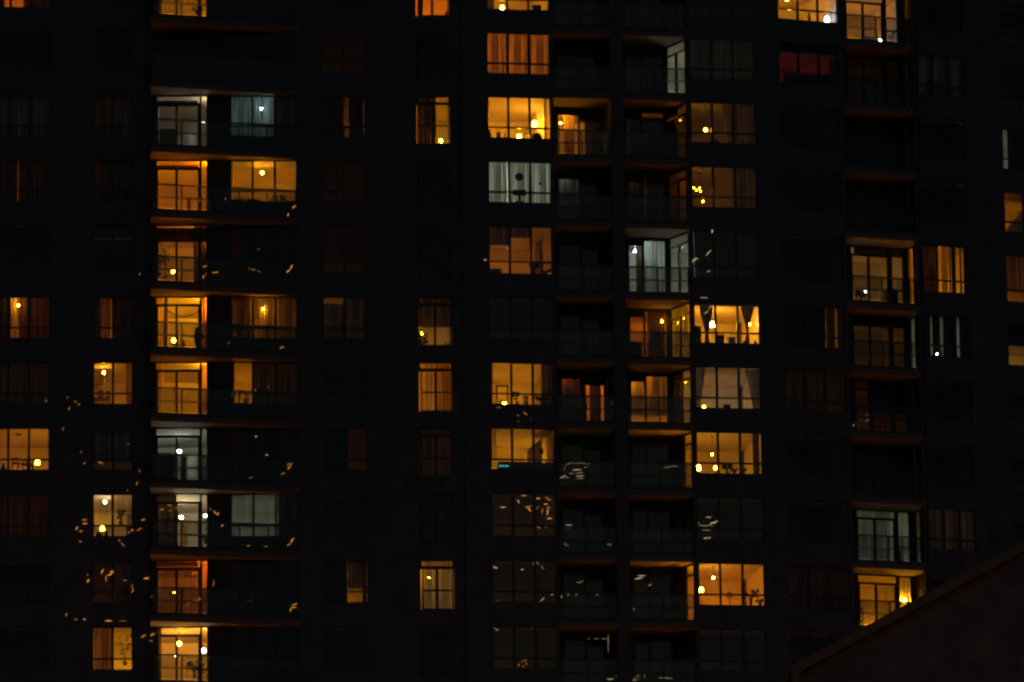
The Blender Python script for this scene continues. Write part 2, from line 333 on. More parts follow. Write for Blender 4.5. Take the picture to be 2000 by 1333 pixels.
def put(b, name, u, v, z, label, cat, group=None):
    e = bpy.data.objects.new(name, None); C.objects.link(e); e.location = wpos(b, u, v, z); e.rotation_euler = (0, 0, ANG[b]); return tag(e, label, cat, group)
AMB = (1, .37, .006); ORA = (1, .22, .004); YEL = (1, .41, .012); WHI = (1, .41, .02); NEU = (1, .82, .5); DUS = (1, .3, .03); COO = (.78, .95, .82); TEA = (.45, .9, .75); BLU = (.5, .75, 1); MAG = (1, .1, .17); RED = (1, .25, .03); PAL = (1, .47, .08)
KI = 5.0
def bulbmat(c, p, rad): return emit('glow_%d_%d_%d_%d_%d' % (c[0]*100, c[1]*100, c[2]*100, p*1000, rad*1000), c, KI*p/(math.pi*rad*rad))
def word(c): return {AMB: 'amber', ORA: 'orange', YEL: 'yellow', WHI: 'warm white', NEU: 'neutral white', DUS: 'dusky orange', COO: 'cool white', TEA: 'teal', BLU: 'bluish white', MAG: 'magenta', RED: 'red orange', PAL: 'pale amber'}[c]
def pendant(n, r, px, py, v, c, p, rad=.09, desc='hanging'):
    b = COLS[n]['b']; v += COLS[n]['v']; u, z = unp(px, py, b, v); z = min(z, HEAD[r]-rad-.03)
    e = put(b, 'pendant_lamp', u, v, z, '%s globe lamp %s in the %s' % (word(c), desc, where(n, r)), 'lamp', 'ceiling lamps glowing in the rooms')
    rad *= .6; MB().ball((0, 0, 0), rad, 12).build('globe', bulbmat(c, p, rad), e, smooth=True)
    t = HEAD[r]-.004-z
    if t > rad: MB().ring([(.008, rad*.9), (.008, t-.03), (.05, t-.03), (.05, t)]).build('rod', METAL, e)
def floorlamp(n, r, px, py, v, c, p, rad=.11, desc='standing'):
    b = COLS[n]['b']; v += COLS[n]['v']
    if py is None: u = (COLS[n]['u0']+COLS[n]['u1'])/2+px; z = FLOOR[r]+.42
    else: u, z = unp(px, py, b, v)
    z0 = FLOOR[r]; z = max(z, z0+.25)
    e = put(b, 'floor_lamp', u, v, z0, '%s shaded lamp %s in the %s' % (word(c), desc, where(n, r)), 'lamp', 'standing lamps glowing in the rooms')
    rad *= .75; h = z-z0; MB().ring([(.12, 0.002), (.12, .02), (.012, .03), (.012, h-rad)]).build('stand', METAL, e)
    MB().ring([(rad, -rad), (rad*.65, rad)], (0, 0, h), 14).build('shade', bulbmat(c, p, rad), e, smooth=True)
def rect(n, r, x0, y0, x1, y1, v):
    b = COLS[n]['b']; v += COLS[n]['v']; ym = (y0+y1)/2
    ua = unp(x0, ym, b, v)[0]; ub = unp(x1, ym, b, v)[0]; za = unp((x0+x1)/2, y1, b, v)[1]; zb = unp((x0+x1)/2, y0, b, v)[1]
    return b, ua, ub, max(za, FLOOR[r]+.02), min(zb, HEAD[r]-.01), v
def full(n, r, x0, x1, v=.22):
    """drop from ceiling to below the sill between two photo columns"""
    b = COLS[n]['b']; vv = v+COLS[n]['v']; y = 666.5-0; 
    py = {k: 0 for k in ()}
    return b, X(x0, b, vv, YR[r]), X(x1, b, vv, YR[r]), FLOOR[r]+(.4 if COLS[n]['kind'] in ('tri', 'duo', 'slim') else .03), HEAD[r]-.02, vv
YR = {0: -20, 1: 105, 2: 230, 3: 358, 4: 490, 5: 625, 6: 750, 7: 878, 8: 1006, 9: 1135, 10: 1262}
def curtain(n, r, x0, x1, kind='cream', v=.22, pitch=.11, amp=.03, geo=None, desc='', y0=None, y1=None):
    b, ua, ub, za, zb, v = geo or (full(n, r, x0, x1, v) if y0 is None else rect(n, r, x0, y0, x1, y1, v))
    W = ub-ua; N = max(6, int(W/pitch*6)); m = MB(); ph = random.random()*6
    for i in range(N+1):
        x = W*i/N; q = x/pitch*2*math.pi+1.3*math.sin(x*3.1+ph)+.8*math.sin(x*7.7+ph*2); y = amp*math.sin(q+ph)+amp*.4*math.sin(x/pitch*2.3+ph*2); m.v += [(x, y, 0), (x+.01*math.sin(i), y*.7, zb-za)]
    m.f = [(2*i, 2*i+2, 2*i+3, 2*i+1) for i in range(N)]
    o = m.build('curtain', CL[kind], None, wpos(b, ua, v, za), ANG[b]); o.rotation_euler = (0, 0, ANG[b])
    tag(o, '%s curtain %s in the %s' % (kind if kind not in ('thick',) else 'thick brown', desc or 'hanging', where(n, r)), 'curtain', 'curtains hanging in the windows'); return o
def blinds(n, r, x0, x1, kind='white', v=.2, w=.085, step=.085, tilt=55, desc='', y0=None, y1=None):
    b, ua, ub, za, zb, v = full(n, r, x0, x1, v) if y0 is None else rect(n, r, x0, y0, x1, y1, v)
    m = MB(); x = 0; a0 = math.radians(tilt)
    while x < ub-ua:
        a = a0+random.uniform(-.16, .16); dx = w/2*math.cos(a); dy = w/2*math.sin(a); m.prism([(x-dx, -dy), (x+dx, dy), (x+dx+.002, dy+.003), (x-dx+.002, -dy+.003)], 0, zb-za-.03); x += step
    e = put(b, 'vertical_blind', ua, v, za, '%s vertical blind %s in the %s' % ({'white': 'white', 'cream': 'cream', 'orange': 'orange', 'brown': 'brown', 'grey': 'grey'}[kind], desc or 'drawn', where(n, r)), 'blind', 'vertical blinds in the windows')
    s = m.build('slat_row', CL[kind], e); s['kind'] = 'stuff'
    MB().box(-.03, ub-ua+.03, -.03, .03, zb-za-.028, zb-za).build('headrail', WHITE, e)
def hblinds(n, r, x0, y0, x1, y1, kind='white', v=.2, step=.055, tilt=35, desc=''):
    b, ua, ub, za, zb, v = rect(n, r, x0, y0, x1, y1, v); m = MB(); z = 0; a = math.radians(tilt); dy = .022*math.cos(a); dz = .022*math.sin(a)
    while z < zb-za-.04:
        k = len(m.v); m.v += [(0, -dy, z-dz), (ub-ua, -dy, z-dz), (ub-ua, dy, z+dz), (0, dy, z+dz)]; m.f.append((k, k+1, k+2, k+3)); z += step
    e = put(b, 'horizontal_blind', ua, v, za, '%s slat blind %s in the %s' % (kind, desc or 'lowered', where(n, r)), 'blind', 'horizontal blinds in the windows')
    s = m.build('slat_row', CL[kind], e); s['kind'] = 'stuff'; MB().box(0, ub-ua, -.03, .03, zb-za-.03, zb-za).build('headrail', WHITE, e)
def shade(n, r, x0, y0, x1, y1, kind='brown', v=.2, desc=''):
    b, ua, ub, za, zb, v = rect(n, r, x0, y0, x1, y1, v)
    e = put(b, 'roller_shade', ua, v, za, '%s roller shade %s in the %s' % (kind, desc or 'pulled down', where(n, r)), 'shade', 'roller shades in the windows')
    MB().box(0, ub-ua, 0, .004, .03, zb-za).build('cloth', CL[kind], e); MB().box(0, ub-ua, -.01, .015, 0, .03).build('hem_bar', WHITE, e)
def drape(n, r, pts, kind='dark', v=.25, desc='tied'):
    """a gathered drape with an outline given in the photo (left edge, right edge) from top to bottom"""
    b = COLS[n]['b']; v += COLS[n]['v']; m = MB(); N = 14; rows = []
    for xl, xr, y in pts:
        ua, z = unp(xl, y, b, v); ub, _ = unp(xr, y, b, v); rows.append((ua, ub, min(z, HEAD[r]-.02)))
    o0 = rows[0][0]; zb = rows[-1][2]
    for ua, ub, z in rows:
        for i in range(N+1): x = ua+(ub-ua)*i/N; m.v.append((x-o0, .03*math.sin(i*1.9), z-zb))
    for k in range(len(rows)-1): m.f += [(k*(N+1)+i, k*(N+1)+i+1, (k+1)*(N+1)+i+1, (k+1)*(N+1)+i) for i in range(N)]
    o = m.build('curtain', CL[kind], None, wpos(b, o0, v, zb), ANG[b], True); tag(o, '%s drape %s in the %s' % (kind, desc, where(n, r)), 'curtain', 'curtains hanging in the windows')
def divider(n, r, x0, y0, x1, v=2.6, slope=0, deep=1.4, name='room_partition', m=PAINT):
    """an inner wall or bulkhead of the flat, part of the tower; top may slope"""
    b = COLS[n]['b']; vv = v+COLS[n]['v']; ua, z = unp(x0, y0, b, vv); ub, _ = unp(x1, y0, b, vv); z = min(z, HEAD[r]-.004); z2 = unp(x1, y0-slope, b, vv)[1] if slope else z; z2 = min(z2, HEAD[r]-.004)
    MB().vprism([(ua, FLOOR[r]+.003), (ub, FLOOR[r]+.003), (ub, z2), (ua, z)], vv, min(vv+deep, DEP-.16)).build(name, m, bld[b])
def lump(n, r, name, x0, y0, x1, y1, v, label, cat, m=None, th=.3, legs=False):
    """furniture: a carcass with a top board, feet down to the floor"""
    b, ua, ub, za, zb, v = rect(n, r, x0, y0, x1, y1, v); z0 = FLOOR[r]+.003; W = ub-ua; H = zb-z0
    e = put(b, name, ua, v, z0, label+' in the '+where(n, r), cat); m = m or DARK
    if legs:
        for x in (.02, W-.06):
            for y in (.02, th-.06): MB().box(x, x+.04, y, y+.04, 0, H-.05).build('leg', m, e)
        MB().box(0, W, 0, th, H-.05, H).build('top', m, e)
    else:
        MB().box(.02, W-.02, .02, th, .05, H-.03).build('carcass', m, e); MB().box(0, W, 0, th+.01, H-.03, H).build('top', m, e); MB().box(.05, W-.05, .05, th-.05, 0, .05).build('plinth', m, e)
def chair(n, r, x0, y0, x1, v, label):
    b, ua, ub, za, zb, v = rect(n, r, x0, y0, x1, y0+20, v); z0 = FLOOR[r]+.003; H = max(.85, zb-z0); W = ub-ua
    e = put(b, 'chair', ua, v, z0, label+' in the '+where(n, r), 'chair')
    for x in (0, W-.04):
        MB().box(x, x+.04, 0, .04, 0, H).build('leg', WOOD, e); MB().box(x, x+.04, .4, .44, 0, .45).build('leg', WOOD, e)
    MB().box(.04, W-.04, .0, .03, H-.12, H).box(.04, W-.04, .0, .03, H-.3, H-.2).build('backrest', WOOD, e); MB().box(0, W, .04, .4, .43, .47).build('seat', WOOD, e)
def plant(n, r, px, py, h, v, label, spread=.25, leaves=26, base=None):
    """leafy plant, its foot at the photo position"""
    b = COLS[n]['b']; vv = v+COLS[n]['v']; u, z = unp(px, py, b, vv)
    e = put(b, 'potted_plant', u, vv, z, label+' in the '+where(n, r), 'plant', 'house plants in the windows')
    MB().ring([(.06, 0), (.09, .13), (.095, .15)]).build('pot', POT, e)
    m = MB(); st = MB()
    for i in range(leaves):
        a = random.uniform(0, 6.28); rr = random.uniform(.2, 1)*spread; zz = .15+h*random.uniform(.35, 1); p = Vector((rr*math.cos(a), rr*math.sin(a)*.6, zz)); L = random.uniform(.08, .16)
        d = Vector((math.cos(a), math.sin(a)*.5, random.uniform(-.6, .5))).normalized(); s = d.cross(Vector((0, 1, 0))).normalized()*L*.3; k = len(m.v)
        m.v += [tuple(p), tuple(p+d*L*.5+s), tuple(p+d*L), tuple(p+d*L*.5-s)]; m.f.append((k, k+1, k+2, k+3))
        if i % 3 == 0: st.tube([(0, 0, .14), (p.x*.4, p.y*.4, zz*.6), tuple(p)], .007, 4)
    m.build('foliage', LEAF, e); st.build('stem', LEAF, e)
def thing(n, r, name, px, py, v, parts, label, cat, group=None):
    """custom object: parts = [(name, MB, material)] in metres round the photo position"""
    b = COLS[n]['b']; vv = v+COLS[n]['v']; u, z = unp(px, py, b, vv); e = put(b, name, u, vv, z, label+' in the '+where(n, r), cat, group)
    for nm, mb, m in parts: mb.build(nm, m, e)
    return e
def sillthing(n, r, px, w, h, kind, label, v=.16, m=None):
    """a small object on the window sill board"""
    b = COLS[n]['b']; vv = v+COLS[n]['v']; u = X(px, b, vv, YR[r]+45); z = FLOOR[r]+(SILL if COLS[n]['kind'] != 'slim' else .45)+.04; m = m or DARK
    e = put(b, kind, u, vv, z, label+' on the sill of the '+where(n, r), kind.replace('_', ' '))
    if kind == 'vase': MB().ring([(w*.3, 0), (w*.5, h*.35), (w*.22, h*.75), (w*.32, h)]).build('body', m, e)
    elif kind == 'bottle': MB().ring([(w*.5, 0), (w*.5, h*.6), (w*.16, h*.75), (w*.16, h)]).build('body', m, e)
    elif kind == 'lantern':
        MB().ring([(w*.5, 0), (w*.5, .03), (w*.4, .04), (w*.4, h*.6), (w*.55, h*.62), (w*.1, h*.8)], n=8).build('body', m, e); MB().tube([(-w*.4, 0, h*.7), (-w*.3, 0, h), (w*.3, 0, h), (w*.4, 0, h*.7)], .012).build('handle', m, e)
    elif kind == 'cushion': MB().ball((0, 0, h*.4), w*.5).build('body', m, e)
    else: MB().ring([(w*.5, 0), (w*.55, h*.5), (w*.4, h)]).build('body', m, e)
def room(n, r, c, p, du=None, v=3.4):
    if c == ORA and p < .9: c = DUS
    if p < .25: p *= .4
    if n in 'FG':      # a ceiling fitting close behind the door head
        b = COLS[n]['b']; u = COLS[n]['u0']+.25; vv = 2.3; z = HEAD[r]-.11
        p *= 2.2; e = put(b, 'ceiling_light', u, vv, z, '%s ceiling light behind the head of the %s' % (word(c), where(n, r)), 'lamp', 'ceiling lamps glowing in the rooms')
        MB().ring([(.09, -.03), (.1, .0), (.09, .05)]).build('diffuser', bulbmat(c, p*.7, .09), e); MB().ring([(.11, .051), (.11, .106)]).build('base', METAL, e); return
    if n == 'C':       # beside the door, behind the wall
        b = 'L'; e = put(b, 'wall_lamp', COLS[n]['u1']+.3, .42, FLOOR[r]+2.3, '%s wall lamp beside the %s' % (word(c), where(n, r)), 'lamp', 'wall lamps glowing beside the balcony doors')
        MB().ring([(.08, -.12), (.1, .12)]).build('shade', bulbmat(c, p*2.6, .1), e, smooth=True); MB().box(-.02, .02, -.2, -.1, -.03, .03).build('bracket', METAL, e); return
    if n == 'H' and du is None: du = .9
    if du is None: du = random.uniform(-.5, .5)
    floorlamp(n, r, du, None, v if COLS[n]['v'] < 1 else 2.6, c, p, .12, 'low down')
ROOMS_HERE = 1

# ============ left tower
room('A', 0, ORA, 1.2); curtain('A', 0, 46, 100, 'thick', desc='over the right bay'); curtain('A', 0, -20, 9, 'thick', desc='over the left bay')
room('A', 2, NEU, .1); curtain('A', 2, -22, 36, 'grey', desc='over the left bays'); curtain('A', 2, 39, 98, 'grey', desc='over the right bays')
room('A', 3, ORA, .35); curtain('A', 3, -22, 34, 'thick', desc='left of a bright slit'); curtain('A', 3, 36.5, 98, 'thick', desc='right of a bright slit')
room('A', 5, ORA, .4); pendant('A', 5, 36, 597, .5, WHI, .25, .05); curtain('A', 5, -22, 21, 'thick', desc='in the left bay'); curtain('A', 5, 37, 98, 'red', desc='over the right bays'); curtain('A', 5, 22, 34, 'orange', desc='in the middle bay', v=.3)
room('A', 6, ORA, .12); curtain('A', 6, -22, 98, 'brown', desc='closed')
room('A', 7, ORA, .5); floorlamp('A', 7, 73, 903, 1.6, YEL, .5, .12)
thing('A', 7, 'chandelier', 36, 849, 1.6, [('bowl', MB().ring([(.04, -.06), (.17, .0), (.18, .03)]), DARK), ('rod', MB().ring([(.01, .03), (.01, .4)]), DARK)], 'dark unlit bowl chandelier', 'lamp')
lump('A', 7, 'dining_table', 22, 905, 66, 925, 1.2, 'dark dining table', 'table', WOOD, .8, True); chair('A', 7, 24, 894, 36, 1.0, 'wooden chair at left'); chair('A', 7, 44, 896, 54, 1.0, 'wooden chair at the table')
sillthing('A', 7, 6, .2, .3, 'vase', 'dark round vase'); sillthing('A', 7, 16, .12, .35, 'bottle', 'dark bottle')
room('A', 8, ORA, .26); curtain('A', 8, -22, 98, 'red', desc='closed', pitch=.2)
room('B', 2, ORA, .05); curtain('B', 2, 182, 260, 'brown', desc='closed')
room('B', 3, ORA, .06); curtain('B', 3, 196, 260, 'red', desc='closed')
room('B', 4, ORA, .16); curtain('B', 4, 182, 260, 'thick', desc='half drawn', y0=466, y1=545); shade('B', 4, 184, 442, 258, 468, 'red', desc='at the top')
room('B', 5, ORA, .5); curtain('B', 5, 182, 197, 'thick', desc='at left'); curtain('B', 5, 197, 215, 'brown', v=.3, desc='in the gap'); curtain('B', 5, 222, 262, 'thick', desc='at right')
pendant('B', 6, 203, 728, 1.2, WHI, .45, .07); room('B', 6, ORA, .7); curtain('B', 6, 246, 262, 'brown', desc='gathered at right')
thing('B', 6, 'picture_frame', 190, 744, 2.2, [('frame', MB().box(-.2, .2, 0, .03, -.18, -.14).box(-.2, .2, 0, .03, .14, .18).box(-.2, -.16, 0, .03, -.14, .14).box(.16, .2, 0, .03, -.14, .14), DARK)], 'dark empty picture frame on the wall', 'picture')
chair('B', 6, 192, 763, 202, 1.2, 'dark wooden chair at left'); chair('B', 6, 206, 764, 214, 1.2, 'dark wooden chair at right'); lump('B', 6, 'side_table', 184, 777, 215, 792, 1.6, 'low wooden table', 'table', WOOD, .6, True)
divider('B', 6, 203, 740, 206, 2.3)
room('B', 7, PAL, .07); shade('B', 7, 184, 840, 260, 905, 'grey', desc='half lowered')
pendant('B', 8, 205, 981, 1.0, NEU, .3, .08); floorlamp('B', 8, 200, 1032, .7, YEL, .5, .1); hblinds('B', 8, 183, 964, 260, 1028, desc='lowered over both bays')
plant('B', 8, 236, 1026, .5, .12, 'dark leafy plant', .14); lump('B', 8, 'bookcase', 246, 1004, 258, 1030, .7, 'dark tall bookcase', 'bookcase', DARK, .25)
sillthing('B', 8, 193, .22, .2, 'bowl', 'dark bowl'); sillthing('B', 8, 208, .16, .2, 'jar', 'dark jar')
room('B', 9, ORA, .07); curtain('B', 9, 226, 260, 'brown', desc='in the right bay')
room('B', 10, YEL, 1.1, .3); curtain('B', 10, 184, 219, 'brown', desc='in the left bay'); plant('B', 10, 244, 1300, 1.1, .5, 'tall bare branching plant', .3, 20)
# wedge balcony doors
room('C', 0, AMB, 2.0); curtain('C', 0, 303, 316, 'thick', desc='at left'); plant('C', 0, 385, 28, .1, .15, 'small round plant', .2, 30)
room('C', 2, NEU, .3); curtain('C', 2, 303, 312, 'sheer', desc='at left'); shade('C', 2, 304, 197, 386, 210, 'grey', desc='at the top'); lump('C', 2, 'sofa', 306, 252, 345, 285, .6, 'dark low sofa', 'sofa', DARK, .7); lump('C', 2, 'white_cabinet', 368, 258, 382, 285, 1.2, 'pale square cabinet', 'cabinet', WHITE, .4)
floorlamp('C', 2, 398, 238, .5, BLU, .12, .04, 'tall and slim')
room('C', 3, ORA, 1.5); floorlamp('C', 3, 331, 414, 2.4, YEL, .6, .1); lump('C', 3, 'brown_cabinet', 364, 388, 374, 408, 1.1, 'narrow brown cabinet', 'cabinet', WOOD, .3)
shade('C', 3, 304, 323, 388, 334, 'brown', desc='at the top')
pendant('C', 4, 338, 531, 1.6, YEL, .7, .09); shade('C', 4, 304, 445, 404, 474, 'red', desc='covering the top panes'); plant('C', 4, 312, 540, 1.3, .5, 'tall dark upright plant', .1, 40); plant('C', 4, 323, 545, 1.2, .6, 'slim dark plant', .1, 34); curtain('C', 4, 378, 406, 'thick', desc='at right')
room('C', 4, ORA, .6)
room('C', 5, AMB, 2.2); floorlamp('C', 5, 339, 665, 2.6, YEL, .8, .09); curtain('C', 5, 320, 327, 'thick', desc='narrow, left'); curtain('C', 5, 390, 406, 'red', desc='in the sidelight'); curtain('C', 5, 304, 320, 'orange', desc='at far left', v=.3); drape('C', 5, [(381, 388, 640), (378, 388, 660), (383, 388, 682)], 'dark', desc='gathered low at right')
thing('C', 5, 'garland', 358, 612, .5, [('strand', MB().tube([(-.72, 0, .22), (-.6, 0, .05), (-.48, 0, .0), (-.3, 0, -.12), (-.1, 0, -.14), (0, 0, -.17), (.12, 0, -.15), (.25, 0, -.08), (.4, 0, -.09), (.5, 0, 0), (.6, 0, .04), (.66, 0, .2)], .022), DARK)], 'dark zigzag garland hung across', 'garland')
plant('C', 5, 350, 690, .35, .5, 'low bushy dark plant', .2, 40)
room('C', 6, AMB, 1.7); curtain('C', 6, 311, 319, 'orange', desc='narrow at left'); lump('C', 6, 'lit_stool', 335, 784, 344, 806, .9, 'small pale stool', 'stool', WHITE, .3, True); shade('C', 6, 391, 712, 405, 805, 'orange', desc='in the sidelight')
pendant('C', 7, 350, 882, 1.9, COO, .5, .08); lump('C', 7, 'dark_cabinet', 308, 890, 343, 935, .5, 'dark low cabinet', 'cabinet', DARK, .3); divider('C', 7, 367, 888, 384, 2.2, m=PAINT); lump('C', 7, 'door_leaf', 352, 893, 366, 940, 1.8, 'dark grey door standing open', 'door', DARK, .06)
pendant('C', 8, 354, 1011, 1.9, NEU, 1.1, .08); curtain('C', 8, 304, 345, 'thick', desc='closed in the left leaf'); lump('C', 8, 'yellow_cabinet', 349, 1022, 368, 1065, 1.9, 'yellow cabinet', 'cabinet', mat('yellow_paint', (.75, .42, .05), .6), .4); floorlamp('C', 8, 401, 1008, .4, COO, .2, .04, 'slim'); plant('C', 8, 402, 1062, .25, .15, 'small dark plant', .1, 20)
room('C', 9, RED, .55, -.3); pendant('C', 9, 340, 1158, .7, YEL, .1, .06); blinds('C', 9, 304, 388, 'brown', tilt=70, desc='half open'); shade('C', 9, 304, 1098, 386, 1106, 'orange', desc='at the top'); shade('C', 9, 391, 1098, 405, 1190, 'orange', desc='in the sidelight')
pendant('C', 10, 350, 1258, 1.5, YEL, 1.3, .13); pendant('C', 10, 343, 1281, .6, BLU, .06, .08, desc='low'); room('C', 10, AMB, 1.5); floorlamp('C', 10, 398, 1271, .35, BLU, .2, .09, 'at right')
plant('C', 10, 380, 1325, .55, -.6, 'arching balcony plant', .35, 50); curtain('C', 10, 303, 315, 'thick', desc='at left')
for px, py, nm in ((372, 1312, 'round white'), (395, 1316, 'small white')):
    thing('C', 10, 'garden_chair', px, py+12, -.7, [('seat', MB().ring([(.2, .38), (.22, .42)]), WHITE), ('leg', MB().tube([(-.18, 0, 0), (-.1, 0, .4)], .015), METAL), ('leg', MB().tube([(.18, 0, 0), (.1, 0, .4)], .015), METAL), ('backrest', MB().tube([(-.2, .1, .4), (-.15, .15, .75), (.15, .15, .75), (.2, .1, .4)], .02), WHITE)], nm+' balcony chair', 'chair')
# windows right of the wedge doors
pendant('J', 2, 511, 213, .45, BLU, .1, .035); room('J', 2, TEA, .26, -.4); curtain('J', 2, 450, 509, 'sheer', desc='over left bay', pitch=.16); curtain('J', 2, 514, 537, 'sheer', desc='in the middle bay'); curtain('J', 2, 538, 584, 'thick', desc='in the right bay')
pendant('J', 3, 512, 338, 1.0, WHI, .55, .09); room('J', 3, AMB, 1.0); divider('J', 3, 552, 372, 585, 1.9, slope=36, deep=.2); curtain('J', 3, 450, 458, 'cream', desc='at left'); plant('J', 3, 545, 402, .25, -.1, 'low grassy planter', .3, 40); plant('J', 3, 482, 402, .12, -.3, 'low planter row', .5, 50)
room('J', 5, AMB, .5); curtain('J', 5, 450, 491, 'brown', desc='in the left bay'); curtain('J', 5, 506, 536, 'orange', desc='in the middle bay', v=.32); curtain('J', 5, 544, 584, 'brown', desc='in the right bay'); pendant('J', 5, 514, 604, .2, YEL, .18, .05)
room('J', 6, AMB, 1.0, -.8); curtain('J', 6, 494, 584, 'thick', desc='over the right bays'); curtain('J', 6, 450, 458, 'thick', desc='at left'); lump('J', 6, 'blue_cabinet', 476, 778, 486, 795, .5, 'small pale cabinet', 'cabinet', WHITE, .3)
room('J', 8, COO, .3); hblinds('J', 8, 452, 967, 492, 1030, desc='long, in the left bay'); hblinds('J', 8, 499, 979, 542, 1030, desc='shorter, in the middle bay'); curtain('J', 8, 543, 584, 'thick', desc='in the right bay')
for r, p in ((4, .04), (7, .03), (9, .03)): room('J', r, ORA, p); curtain('J', r, 470, 584, 'thick', desc='drawn')
# two-bay window left of centre
room('K', 2, AMB, .5); curtain('K', 2, 628, 673, 'dark', desc='over the left bay'); curtain('K', 2, 681, 710, 'dark', desc='over the right bay'); curtain('K', 2, 674, 680, 'brown', desc='thin in the gap', v=.3)
room('K', 5, PAL, .3); shade('K', 5, 632, 594, 671, 666, 'brown', desc='in the left bay'); shade('K', 5, 675, 581, 716, 666, 'brown', desc='longer, in the right bay')
lump('K', 5, 'armchair', 636, 650, 664, 665, .4, 'dark armchair back', 'chair', DARK, .4)
room('K', 9, AMB, .3); curtain('K', 9, 628, 676, 'dark', desc='over the left bay'); shade('K', 9, 680, 1096, 708, 1150, 'brown', desc='in the right bay'); curtain('K', 9, 708, 716, 'dark', desc='at right')
room('K', 7, RED, .07); curtain('K', 7, 628, 680, 'dark', desc='over the left bay')
# tall slim window
room('D', 0, ORA, 1.5); curtain('D', 0, 815, 826, 'dark', desc='at left'); curtain('D', 0, 841, 846, 'dark', desc='narrow, middle'); sillthing('D', 0, 872, .12, .25, 'bottle', 'small red bottle', m=mat('red_glass', (.4, .03, .02), .3))
room('D', 2, AMB, .9); floorlamp('D', 2, 861, 275, .4, WHI, .45, .07); curtain('D', 2, 815, 852, 'thick', desc='over the left bay')
lump('D', 2, 'grey_cabinet', 853, 243, 880, 290, 1.6, 'pale grey cabinet', 'cabinet', mat('grey_paint', (.4, .4, .38), .6), .3)
room('D', 5, PAL, .28); shade('D', 5, 815, 583, 884, 640, 'brown', desc='half lowered'); floorlamp('D', 5, 823, 652, .5, YEL, .15, .05); plant('D', 5, 824, 690, .7, .12, 'bushy dark plant at left', .2, 60); plant('D', 5, 875, 690, .35, .12, 'low dark plant at right', .15, 30)
room('D', 6, AMB, 2.2); curtain('D', 6, 818, 850, 'cream', desc='over the left bay'); curtain('D', 6, 850, 884, 'brown', desc='over the right bay')
room('D', 7, ORA, .2); curtain('D', 7, 816, 884, 'brown', desc='closed')
room('D', 8, ORA, .2); curtain('D', 8, 816, 884, 'thick', desc='closed over lace', pitch=.2)
room('D', 9, PAL, .65); pendant('D', 9, 828, 1129, .55, WHI, .22, .05, desc='hanging at left'); pendant('D', 9, 838, 1129, .55, WHI, .15, .04, desc='hanging at right'); blinds('D', 9, 816, 887, 'white', tilt=25, desc='closed'); 
for r in (1, 3, 4): room('K', r, ORA, .03)
# ============ centre tower
room('E', 0, AMB, 1.1); floorlamp('E', 0, 981, 15, .8, WHI, .5, .09); lump('E', 0, 'dark_armchair', 1040, 10, 1058, 24, .5, 'dark armchair', 'chair', DARK, .4); curtain('E', 0, 948, 965, 'thick', desc='at left')
room('E', 1, AMB, 4.0); blinds('E', 1, 947, 990, 'orange', tilt=20, step=.13, w=.16, desc='in the left bay'); blinds('E', 1, 991, 1034, 'orange', tilt=20, step=.13, w=.16, desc='in the middle bay'); blinds('E', 1, 1035, 1078, 'orange', tilt=20, step=.13, w=.16, desc='in the right bay')
floorlamp('E', 2, 1044, 242, 2.0, WHI, .9, .13, 'near the inner wall'); floorlamp('E', 2, 1013, 267, 1.0, YEL, 1.3, .09, 'near the sill'); room('E', 2, AMB, 1.0, -.6); divider('E', 2, 1049, 208, 1085, 2.5, m=PAINT)
drape('E', 2, [(947, 956, 187), (947, 953, 250), (947, 951, 275)], 'brown', desc='swept to the left edge'); curtain('E', 2, 1062, 1068, 'brown', desc='narrow at right'); curtain('E', 2, 1071, 1078, 'orange', desc='at right edge', v=.3)
sillthing('E', 2, 956, .2, .36, 'vase', 'round black vase'); sillthing('E', 2, 974, .22, .36, 'lantern', 'red lantern', m=mat('red_enamel', (.3, .03, .01), .5)); sillthing('E', 2, 987, .07, .34, 'bottle', 'slim dark bottle'); sillthing('E', 2, 1048, .5, .1, 'cushion', 'low dark cushion')
lump('E', 2, 'side_table', 1020, 260, 1032, 275, .7, 'small round-legged table', 'table', WOOD, .3, True)
room('E', 3, COO, 5.0); blinds('E', 3, 952, 993, 'white', tilt=14, step=.15, w=.18, desc='in the left bay'); blinds('E', 3, 998, 1036, 'white', tilt=14, step=.15, w=.18, desc='in the middle bay'); blinds('E', 3, 1040, 1080, 'white', tilt=14, step=.15, w=.18, desc='in the right bay')
thing('E', 3, 'wall_disc', 1014, 346, .13, [('disc', MB().disc_y(0, 0, .18, 0, .03), DARK), ('cord', MB().tube([(0, .01, .18), (0, .01, .62)], .004), DARK)], 'round black hanging disc', 'ornament')
thing('E', 3, 'monitor', 1015, 380, .12, [('screen', MB().box(-.27, .27, 0, .04, -.05, .2), DARK), ('stand', MB().box(-.05, .05, 0, .04, -.3, -.05).box(-.16, .16, -.05, .09, -.32, -.3), DARK)], 'black monitor on a stand', 'monitor')
thing('E', 3, 'hanging_ball', 1055, 359, .13, [('ball', MB().ball((0, 0, 0), .07), DARK), ('cord', MB().tube([(0, 0, .07), (0, 0, .9)], .005), DARK)], 'small dark ball on a cord', 'ornament')
lump('E', 3, 'desk', 958, 380, 1036, 402, .3, 'long dark desk', 'desk', DARK, .3, True)
room('E', 4, ORA, .65); shade('E', 4, 998, 440, 1037, 466, 'brown', desc='in the middle bay'); shade('E', 4, 954, 442, 994, 480, 'brown', desc='in the left bay'); divider('E', 4, 1043, 478, 1055, 2.6); plant('E', 4, 1043, 536, .35, .15, 'round-headed dark plant', .12, 50); plant('E', 4, 1065, 538, .08, .15, 'low trailing plant', .3, 40)
